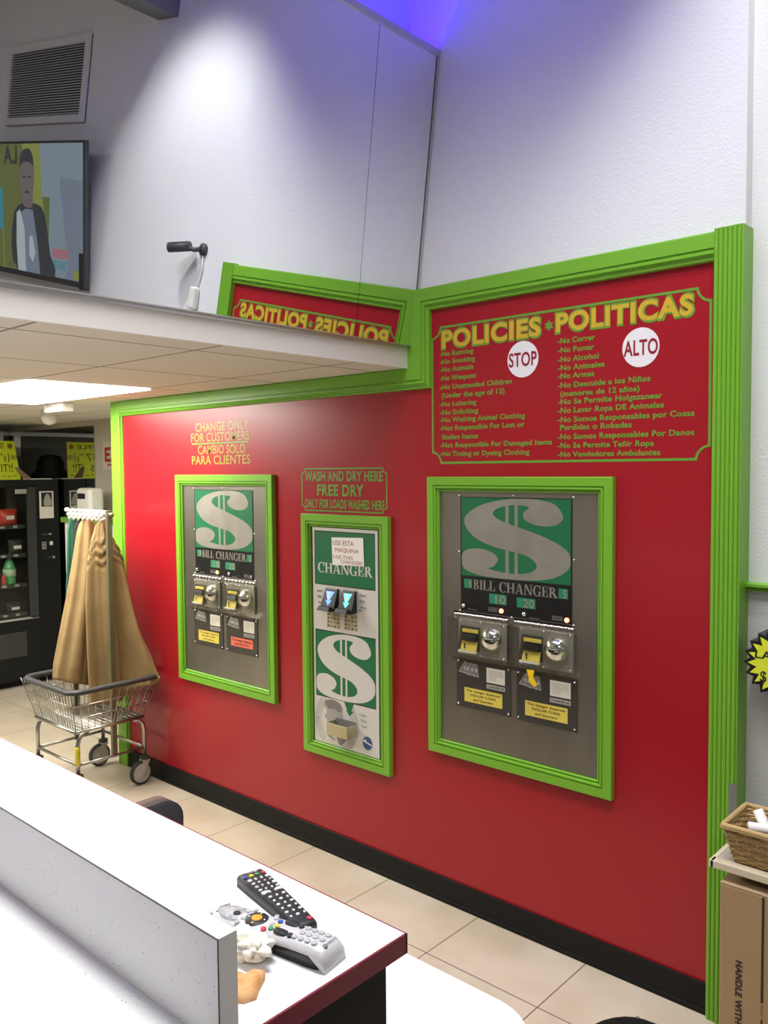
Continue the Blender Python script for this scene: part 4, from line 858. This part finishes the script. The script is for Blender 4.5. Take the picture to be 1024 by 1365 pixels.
q = MB(); z_ = ztop(.098)+.0006; q.lathe([(.0035, z_-.004), (.0035, z_)], (.1005, -.008, 0), 'coin_dark', 'z', 12)
q.text('DIRECTV', 0, 0, .020, .0035, 'coin_dark', 0, .02, lambda p: (.1022-p[2], -.003+p[0], z_-.0002)); q.build('logo_mark', t)
# black remote
t = thing('remote_control', 'black TV remote with white keys lying behind the silver one', 'remote control', (-.944, .7925, CT), rz=math.radians(-12.4))
prof2 = [(-.095, .012, .004, .008), (-.093, .0185, .002, .012), (-.086, .0225, .0, .017), (-.05, .0220, .0, .0185), (.03, .0190, .0, .0165), (.086, .0172, .0, .0145), (.093, .0162, .001, .013), (.095, .0145, .003, .010)]
q = MB(); q.loft([cross(x_, hw, zb, zt, .004) for x_, hw, zb, zt in prof2], 'remote_black'); q.build('casing', t)
prof = prof2
def btn2(name, x_, y_, hx, hy, m_, h=.0016): return btn(name, x_, y_, hx, hy, m_, h, 10)
for k, m_ in enumerate(('button_blue', 'button_yellow', 'button_green', 'button_red')): btn2('colour_key', -.071, -.0155+.0103*k, .0032, .0036, m_)
for c_ in range(5):
    x_ = -.056+c_*.0115
    for y_ in (-.0145, -.005, .005, .0145): btn2('key', x_, y_*(1-.003*c_), .0024 if c_ % 2 else .0034, .0030 if abs(y_) > .01 else .0018, 'button_white' if (c_+int(y_*1000)) % 3 else 'remote_panel')
btn2('wide_key', -.012, -.0115, .0036, .0062, 'button_white'); btn2('wide_key', -.012, .0115, .0036, .0062, 'button_white')
for c_ in range(6):
    x_ = .004+c_*.0125
    for y_ in (-.011, 0, .011): btn2('key', x_, y_, .0026, .0018+.001*((c_+int(y_*1e3)) % 2), 'button_white')
btn2('power_key', .084, .009, .0038, .0038, 'button_red')
q = MB(); z_ = ztop(-.082)+.0006; q.disc(-.083, 0, .001, .001, 0, 0.0001, 'remote_panel', 6); q.lathe([(.003, z_-.002), (.003, z_)], (-.083, .008, 0), 'remote_panel', 'z', 12); q.text('LG', 0, 0, .008, .005, 'remote_panel', 0, .02, lambda p: (-.0805-p[2], .0+p[0]-.006, z_)); q.build('logo_mark', t)
# crumpled tissue
rnd = random.Random(5)
def crumple(name, c, rx, ry, rz_, m_, seed, sub=4, amp=.28):
    rnd = random.Random(seed); bm = bmesh.new(); bmesh.ops.create_icosphere(bm, subdivisions=sub, radius=1)
    dirs = [(Vector((rnd.gauss(0, 1), rnd.gauss(0, 1), rnd.gauss(0, 1))).normalized(), rnd.uniform(.55, 1.25)) for _ in range(26)]
    for v_ in bm.verts:
        d = v_.co.normalized(); best = sorted(((d-a).length, b) for a, b in dirs)[:2]
        r_ = 1+amp*(best[0][1]-.9)-amp*.8*math.exp(-((best[1][0]-best[0][0])/.10)**2)
        v_.co = d*r_
    zmin = min(v_.co.z for v_ in bm.verts)
    for v_ in bm.verts: v_.co = Vector((v_.co.x*rx, v_.co.y*ry, max(0.0, (v_.co.z+.75)*rz_)))
    me = bpy.data.meshes.new(name); bm.to_mesh(me); bm.free(); me.materials.append(MAT[m_])
    for p in me.polygons: p.use_smooth = True
    o_ = bpy.data.objects.new(name, me); col.objects.link(o_); o_.location = c; return o_
tis = crumple('crumpled_tissue', (-.866, .682, CT), .042, .027, .022, 'tissue', 11, 4, .38); tag(tis, 'crumpled off-white tissue on the counter beside the silver remote', 'tissue')
q = MB((-.82, .635, CT))
pl = [(-.850, .600), (-.815, .602), (-.795, .615), (-.790, .630), (-.800, .642), (-.814, .664), (-.824, .660), (-.826, .648), (-.845, .640), (-.86, .62)]
random.seed(2); top_ = [(p[0], p[1], CT+.006+random.uniform(0, .008)) for p in pl]
q.loft([[(p[0], p[1], CT+.0005) for p in pl], top_, [(-.822+(p[0]+.822)*.7, .625+(p[1]-.625)*.7, CT+.010+random.uniform(0, .007)) for p in pl], [(-.822+(p[0]+.822)*.2, .625+(p[1]-.625)*.2, CT+.012) for p in pl]], 'cracker')
tag(q.build('cracker_piece'), 'broken orange-brown cracker piece on the counter beside the riser end', 'food')

# ------------------------------------------------------------------ right side: shelf, basket, carton, burst, tape
SZ_ = .614
t = thing('wall_shelf', 'grey shelf board with a pale front edge under the wicker basket at the right', 'shelf', (-.5, 2.45, SZ_-.02)); o = t.location
q = MB(o); q.box(-.872, -.15, 2.318, 2.530, SZ_-.018, SZ_, 'shelf_grey'); q.box(-.872, -.15, 2.312, 2.342, SZ_-.018, SZ_+.003, 'shelf_edge'); q.box(-.876, -.862, 2.312, 2.530, SZ_-.018, SZ_+.003, 'shelf_edge'); q.build('board', t, bevel=.002)
for x_ in (-.60, -.25):
    q = MB(o); q.hexa([(x_, 2.36, SZ_-.030), (x_+.012, 2.36, SZ_-.030), (x_+.012, 2.614, SZ_-.03), (x_, 2.614, SZ_-.03)], [(x_, 2.36, SZ_-.018), (x_+.012, 2.36, SZ_-.018), (x_+.012, 2.614, SZ_-.018), (x_, 2.614, SZ_-.018)], 'trim_metal'); q.hexa([(x_, 2.602, SZ_-.20), (x_+.012, 2.602, SZ_-.20), (x_+.012, 2.614, SZ_-.20), (x_, 2.614, SZ_-.20)], [(x_, 2.50, SZ_-.030), (x_+.012, 2.50, SZ_-.03), (x_+.012, 2.614, SZ_-.03), (x_, 2.614, SZ_-.03)], 'trim_metal'); q.build('bracket', t)
# wicker basket
t = thing('wicker_basket', 'woven tan wicker basket of papers on the wall shelf', 'basket', (-.66, 2.42, SZ_+.003)); o = t.location
tx0, tx1, ty0, ty1, tz = -.838, -.50, 2.315, 2.500, SZ_+.112
bx0, bx1, by0, by1, bz = -.815, -.53, 2.348, 2.475, SZ_+.004
def bpt(u, v_, off=0):   # u along the perimeter 0..4
    x0, x1, y0, y1 = lerp(bx0, tx0, v_)-off, lerp(bx1, tx1, v_)+off, lerp(by0, ty0, v_)-off, lerp(by1, ty1, v_)+off; z_ = lerp(bz, tz, v_); s_ = int(u) % 4; f_ = u-int(u)
    return [(lerp(x0, x1, f_), y0, z_), (x1, lerp(y0, y1, f_), z_), (lerp(x1, x0, f_), y1, z_), (x0, lerp(y1, y0, f_), z_)][s_]
q = MB(o)
nst = [12, 7, 12, 7]
us = [s_+k/nst[s_] for s_ in range(4) for k in range(nst[s_])]
for row in range(15):
    v_ = (row+.5)/15; pts = []
    for i_, u in enumerate(us): pts.append(bpt(u, v_, .0022*(1 if (i_+row) % 2 else -1)))
    q.tube(pts, .0040, 'wicker' if row % 3 else 'wicker_dark', 5, closed=True)
for u in us: q.tube([bpt(u, 0), bpt(u, 1)], .0032, 'wicker', 5)
q.box(bx0, bx1, by0, by1, bz, bz+.004, 'wicker_dark'); q.build('woven_body', t)
q = MB(o); q.tube([bpt(u, 1.0, .001) for u in us], .0075, 'wicker', 8, closed=True)
q.tube([(p[0], p[1], p[2]-.006) for p in (bpt(u, 1.0, .005) for u in us)], .004, 'wicker_dark', 6, closed=True); q.build('rim', t)
def roll(name, a, b, r_, m_, label):
    q = MB(a); q.tube([a, b], r_, m_, 14); tag(q.build(name), label, 'paper', 'papers in the basket')
roll('paper_roll', (-.735, 2.40, SZ_+.06), (-.782, 2.425, SZ_+.135), .014, 'white_paper', 'upright rolled white paper in the wicker basket')
roll('paper_roll', (-.69, 2.42, SZ_+.095), (-.785, 2.36, SZ_+.108), .013, 'white_paper', 'white paper roll lying low across the wicker basket')
tag(crumple('crumpled_paper', (-.68, 2.405, SZ_+.05), .058, .05, .042, 'white_paper', 4, 4, .4), 'bulky crumpled white paper filling the middle of the wicker basket', 'paper', 'papers in the basket')
tag(crumple('red_pouch', (-.605, 2.43, SZ_+.055), .045, .04, .048, 'button_red', 8, 3, .2), 'red pouch at the right in the wicker basket', 'pouch')
# carton
t = thing('cardboard_box', 'brown cardboard carton reading HANDLE WITH CARE below the shelf', 'box', (-.55, 2.40, 0)); o = t.location
q = MB(o); q.box(-.846, -.28, 2.3165, 2.50, 0, .560, 'cardboard'); q.build('carton_body', t, bevel=.006, seg=2)
q = MB(o); q.hexa([(-.846, 2.3165, .560), (-.28, 2.3165, .560), (-.28, 2.50, .560), (-.846, 2.50, .560)], [(-.842, 2.320, .565), (-.28, 2.320, .565), (-.28, 2.498, .568), (-.842, 2.498, .566)], 'board_light')
for k, (a, w_) in enumerate(((2.35, .30), (2.365, .34), (2.385, .22), (2.40, .24), (2.415, .20))): q.add([(-.80+(.06 if k > 1 else 0), a, .5695), (-.80+w_, a, .5695), (-.80+w_, a+.004, .5695), (-.80+(.06 if k > 1 else 0), a+.004, .5695)], [(0, 1, 2, 3)], 'carton_ink')
q.build('top_flap', t)
q = MB(o); TT = lambda p: (-.799+p[2], 2.3155, .355-p[0]); q.text('HANDLE WITH CARE', 0, 0, .255, .0165, 'carton_ink', 0, .035, TT); q.build('lettering', t)
q = MB(o); q.box(-.732, -.726, 2.3150, 2.3165, .262, .555, 'carton_ink'); q.box(-.731, -.727, 2.3150, 2.3165, .12, .215, 'carton_ink'); q.text('FRAGILE', 0, 0, .03, .005, 'carton_ink', 0, 0, lambda p: (-.731+p[2], 2.3150, .255-p[0])); q.build('stripe_print', t)
# burst sign
t = thing('price_burst', 'yellow and black star-burst price card on the wall right of the column', 'sign', (-.752, D-.045, 1.15)); 
def burst(R0, R1, n, ph): return [((R0 if k % 2 else R1)*math.cos(PI*k/n+ph), (R0 if k % 2 else R1)*math.sin(PI*k/n+ph)) for k in range(2*n)]
q = MB(); q.prism(burst(.090, .107, 20, .05), -.001, .094, 'black'); q.build('backing', t)
q = MB(); q.prism(burst(.070, .094, 20, .05), -.006, -.001, 'burst_yellow'); q.build('card', t)
q = MB(); q.text('LARGE', -.073, .012, .125, .022, 'ink', -.0065, .02); q.text('ONLY', -.030, -.030, .085, .028, 'ink', -.0065, .02); q.text('$', -.058, -.055, .018, .030, 'ink', -.0065, .02); q.build('lettering', t)
q = MB((-.875, D-.032, .70)); q.prism([(-.902, .60), (-.878, .60), (-.878, .768), (-.884, .763), (-.890, .766), (-.897, .763), (-.902, .768)], D-.0335, D-.0315, 'duct_tape'); tag(q.build('duct_tape_strip'), 'grey duct tape strip stuck on the green fluted column', 'tape')

# ------------------------------------------------------------------ things on the white wall that show only in the mirror
YW = D+.05
t = thing('television', 'flat television high on the white wall, seen in the leaning mirror', 'television', (1.15, YW-.035, 2.165)); o = t.location.copy()
tx0, tx1, tz0, tz1 = .445, 1.895, 2.165, 2.985
q = MB(o); q.box(tx0, tx1, YW-.075, YW-.045, tz0, tz1, 'tv_bezel'); q.box(.7, 1.6, YW-.045, YW-.03, 2.30, 2.80, 'soft_black'); q.box(tx0+.006, tx0+.05, YW-.085, YW-.04, tz0-.01, tz0+.2, 'soft_black'); q.build('housing', t, bevel=.003)
q = MB(o); ysn = YW-.0755
sx = lambda x: x if x < .43 or x > 1.42 else x-.135
S_ = lambda pts, m_, k: q.flat([(tx0+sx(p[0]), tz0+p[1]) for p in pts], ysn-.0004*k, m_)
S_([(.015, .035), (1.435, .035), (1.435, .805), (.015, .805)], 'screen_blue', 0)
S_([(.015, .60), (.30, .62), (.26, .42), (.20, .10), (.25, .035), (.015, .035), (.015, .10)], 'screen_blue_dark', .5)
S_([(.60, .035), (1.435, .035), (1.435, .805), (.71, .805), (.67, .50), (.56, .50)], 'screen_olive', 1)
S_([(.69, .805), (.93, .805), (.93, .50), (.80, .20), (.62, .035), (.56, .035), (.66, .50)], 'screen_lime', 1.5)
S_([(.92, .805), (1.435, .805), (1.435, .035), (.92, .035)], 'screen_olive', 2)
S_([(1.22, .28), (1.435, .28), (1.435, .54), (1.22, .54)], 'screen_teal', 3); S_([(1.22, .035), (1.225, .28), (1.235, .28), (1.235, .035)], 'screen_lime', 3)
# presenter on the screen (mirrored in the glass)
S_(smooth_poly([(.50, .035), (.56, .16), (.63, .40), (.74, .455), (.93, .455), (1.06, .39), (1.11, .20), (1.08, .07), (1.02, .08), (1.02, .035)], 2), 'screen_dark', 4)
S_([(.70, .035), (.73, .22), (.79, .42), (.90, .42), (.97, .39), (1.02, .40), (1.03, .20), (1.02, .035)], 'screen_blue_dark', 5)
S_([(.90, .035), (.91, .30), (.97, .415), (1.02, .39), (1.03, .20), (1.01, .035)], 'screen_pale', 6); S_([(.76, .16), (.80, .26), (.84, .26), (.85, .14), (.80, .10)], 'screen_pale', 6)
S_(smooth_poly([(.80, .43), (.78, .52), (.765, .60), (.775, .70), (.86, .72), (.955, .70), (.965, .60), (.945, .52), (.92, .44)], 2), 'screen_face', 6)
S_(smooth_poly([(.77, .67), (.775, .73), (.82, .775), (.90, .77), (.955, .73), (.96, .66), (.93, .69), (.86, .70), (.80, .69)], 2), 'screen_dark', 7); S_([(.83, .515), (.895, .515), (.89, .527), (.835, .527)], 'screen_dark', 7)
for x_ in (.805, .885): S_([(x_, .605), (x_+.04, .605), (x_+.04, .618), (x_, .618)], 'screen_dark', 7)
q.text('LA', tx0+.86, tz0+.69, .20, .10, 'screen_dark', ysn-.003, .03)
S_([(.19, .15), (.40, .15), (.40, .205), (.19, .205)], 'screen_pink', 4); q.text('SHOP', tx0+.215, tz0+.085, .17, .05, 'screen_teal', ysn-.003, .03)
S_([(.02, .04), (.13, .04), (.13, .095), (.02, .095)], 'screen_lime', 5)
q.build('screen', t)
t.location.z = 2.165; t.rotation_euler = (math.radians(6.0), 0, 0)
t = thing('wall_vent', 'large louvred return air grille above the television, seen in the mirror', 'vent', (1.34, YW, 3.12)); o = t.location
vx0, vx1, vz0, vz1 = .765, 1.86, 3.12, 3.612
q = MB(o); q.box(vx0, vx1, YW-.006, YW, vz0, vz1, 'vent_dark'); q.build('backing', t)
q = MB(o)
for bx in ((vx0, vx0+.05, vz0, vz1), (vx1-.05, vx1, vz0, vz1), (vx0+.05, vx1-.05, vz0, vz0+.045), (vx0+.05, vx1-.05, vz1-.045, vz1)): q.box(bx[0], bx[1], YW-.022, YW, bx[2], bx[3], 'vent_white')
q.build('frame', t, bevel=.002)
nl = 26
for k in range(nl):
    z_ = vz0+.05+k*(vz1-vz0-.10)/nl
    q = MB(o); q.hexa([(vx0+.05, YW-.020, z_), (vx1-.05, YW-.020, z_), (vx1-.05, YW-.006, z_+.010), (vx0+.05, YW-.006, z_+.010)], [(vx0+.05, YW-.020, z_+.002), (vx1-.05, YW-.020, z_+.002), (vx1-.05, YW-.006, z_+.012), (vx0+.05, YW-.006, z_+.012)], 'vent_white'); q.build('louvre', t)
t = thing('security_camera', 'small dark bullet security camera on the white wall, seen in the mirror', 'security camera', (-.60, YW, 2.47)); o = t.location
q = MB(o); q.lathe([(.032, 0), (.032, -.012), (.018, -.022)], (-.60, YW, 2.475), 'grey_bumper', 'y', 18); q.tube([(-.60, YW-.02, 2.475), (-.585, YW-.05, 2.465), (-.55, YW-.07, 2.475)], .012, 'grey_bumper'); q.build('bracket', t)
q = MB(o); q.tube([(-.56, YW-.06, 2.478), (-.45, YW-.11, 2.455)], .024, 'grey_bumper', 16); q.build('camera_body', t)
q = MB(o); q.hexa([(-.555, YW-.080, 2.500), (-.435, YW-.135, 2.478), (-.42, YW-.09, 2.478), (-.54, YW-.035, 2.500)], [(-.555, YW-.080, 2.505), (-.435, YW-.135, 2.483), (-.42, YW-.09, 2.483), (-.54, YW-.035, 2.505)], 'white_plastic'); q.build('sun_shade', t)
q = MB((-.585, YW, 2.20)); q.box(-.61, -.555, YW-.035, YW, 2.17, 2.285, 'white_plastic'); tag(q.build('junction_box', bevel=.012, seg=3), 'small white junction box below the dark security camera, seen in the mirror', 'box')
q = MB((-.6, YW, 2.3)); q.tube([(-.605, YW-.008, 2.45), (-.612, YW-.006, 2.38), (-.60, YW-.006, 2.32), (-.59, YW-.010, 2.28)], .005, 'white_plastic'); tag(q.build('camera_cable'), 'white cable between the security camera and its junction box', 'cable')

# ------------------------------------------------------------------ seated person, only the top of the hair shows
px0, py0 = -.385, .80
def skin(name, nodes, edges, m_, parent=None, sub=2):
    me = bpy.data.meshes.new(name); me.from_pydata([n[0] for n in nodes], edges, []); o_ = bpy.data.objects.new(name, me); col.objects.link(o_)
    md = o_.modifiers.new('skin', 'SKIN'); md.use_smooth_shade = True
    for sv, n in zip(me.skin_vertices[0].data, nodes): sv.radius = (n[1], n[1]) if not isinstance(n[1], tuple) else n[1]
    me.skin_vertices[0].data[0].use_root = True
    md = o_.modifiers.new('sub', 'SUBSURF'); md.levels = sub; md.render_levels = sub
    me.materials.append(MAT[m_]); 
    if parent: o_.parent = parent
    return o_
zt = 1.116                                  # top of the hair
pr_ = thing('person', 'person with frizzy black hair seated low beside the counter end', 'person', (px0, py0, 0), rz=-PI/2)
hd = zt-.115
N = [((0, 0, .42), .12), ((0, 0, .56), .125), ((-.01, 0, .72), .13), ((-.01, 0, .80), .10), ((-.012, 0, hd-.16), .05), ((-.02, 0, hd-.08), .06),
     ((-.01, .17, .77), .052), ((-.05, .21, .58), .042), ((-.24, .14, .53), .034), ((-.30, .12, .53), .026), ((-.01, -.17, .77), .052), ((-.05, -.21, .58), .042), ((-.24, -.10, .53), .034), ((-.30, -.08, .53), .026),
     ((-.06, .09, .41), .085), ((-.38, .11, .43), .062), ((-.38, .11, .10), .042), ((-.46, .11, .04), .036), ((-.06, -.09, .41), .085), ((-.38, -.11, .43), .062), ((-.38, -.11, .10), .042), ((-.46, -.11, .04), .036)]
Eg = [(0, 1), (1, 2), (2, 3), (3, 4), (4, 5), (3, 6), (6, 7), (7, 8), (8, 9), (3, 10), (10, 11), (11, 12), (12, 13), (0, 14), (14, 15), (15, 16), (16, 17), (0, 18), (18, 19), (19, 20), (20, 21)]
skin('body', N, Eg, 'shirt', pr_)
q = MB()
rings = []
for k in range(15):
    f_ = k/14; z_ = hd-.11+.215*f_; w_ = math.sin(PI*min(max(f_, .0), 1))**.55
    rings.append([(-.02+(.088*w_+.002)*math.cos(a)-(.018*math.exp(-((f_-.45)/.08)**2)*max(0, math.cos(a-PI))**8), (.072*w_+.002)*math.sin(a), z_) for a in [2*PI*j/28 for j in range(28)]])
q.loft(rings, 'skin'); hdo = q.build('head', pr_)
q = MB()
for sg in (1, -1):
    q.lathe([(.004, -.004), (.012, -.002), (.012, .002), (.004, .004)], (-.02, sg*.074, hd-.01), 'skin', 'y', 12)
    q.lathe([(.002, -.006), (.009, -.003), (.009, .003), (.002, .006)], (-.100, sg*.030, hd+.005), 'white_paper', 'x', 12); q.lathe([(.004, 0), (.003, .002)], (-.108, sg*.030, hd+.005), 'ink', 'x', 10)
q.tube([(-.100, -.022, hd-.052), (-.106, 0, hd-.050), (-.100, .022, hd-.052)], .005, 'button_red', 6); q.build('face', pr_)
q = MB(); rings = []
for k in range(12):
    f_ = k/11; z_ = hd-.06+.175*math.sin(f_*PI/2); w_ = math.cos(f_*PI/2)**.62
    rings.append([(.0+(.112*w_+.001)*math.cos(a)*(.93 if math.cos(a) > -.4 or f_ > .35 else .62)-.008, (.090*w_+.001)*math.sin(a), z_) for a in [2*PI*j/28 for j in range(28)]])
q.loft(rings, 'hair')
rnd = random.Random(4)
for k in range(90):
    a = rnd.uniform(0, 6.28); s0 = rnd.uniform(.0, .07); x_, y_ = s0*math.cos(a), s0*math.sin(a); z_ = hd+.115-.9*s0*s0/.11
    P = [(x_, y_, z_-.012)]
    dx, dy = rnd.uniform(-.03, .03), rnd.uniform(-.03, .03)
    for j in range(1, 6): P.append((x_+dx*j/5+.001*math.sin(j*1.7+k), y_+dy*j/5+.001*math.cos(j*1.3+k), z_-.010+.012*math.sin(j/5*2.6)))
    q.tube(P, .0004, 'hair', 4)
q.build('hair', pr_)
for sg in (1, -1):
    # hand: palm with five fingers resting on the lap
    hx, hy, hz = -.32, sg*.10+.02, .53
    hn = [((hx, hy, hz), .022), ((hx-.05, hy, hz), .020)]; he = [(0, 1)]
    for j, L in enumerate((.062, .070, .066, .052)):
        yy = hy+(j-1.5)*.019*sg; b_ = len(hn); hn += [((hx-.075, yy, hz), .0095), ((hx-.075-L*.55, yy, hz-.006), .0085), ((hx-.075-L, yy, hz-.022), .007)]; he += [(1, b_), (b_, b_+1), (b_+1, b_+2)]
    b_ = len(hn); hn += [((hx-.03, hy-sg*.035, hz), .011), ((hx-.062, hy-sg*.05, hz-.008), .009), ((hx-.085, hy-sg*.052, hz-.014), .0075)]; he += [(0, b_), (b_, b_+1), (b_+1, b_+2)]
    skin('hand', hn, he, 'skin', pr_, 1)
t = thing('stool', 'low black stool under the seated person beside the counter end', 'stool', (px0+.02, py0, 0))
q = MB(); q.lathe([(.17, .255), (.18, .27), (.18, .30), (.165, .312)], (0, 0, 0), 'soft_black', 'z', 26); q.build('seat', t)
for k in range(4):
    a = PI/4+PI/2*k; q = MB(); q.tube([(.13*math.cos(a), .13*math.sin(a), .26), (.17*math.cos(a), .17*math.sin(a), 0)], .014, 'wire', 8); q.build('leg', t)
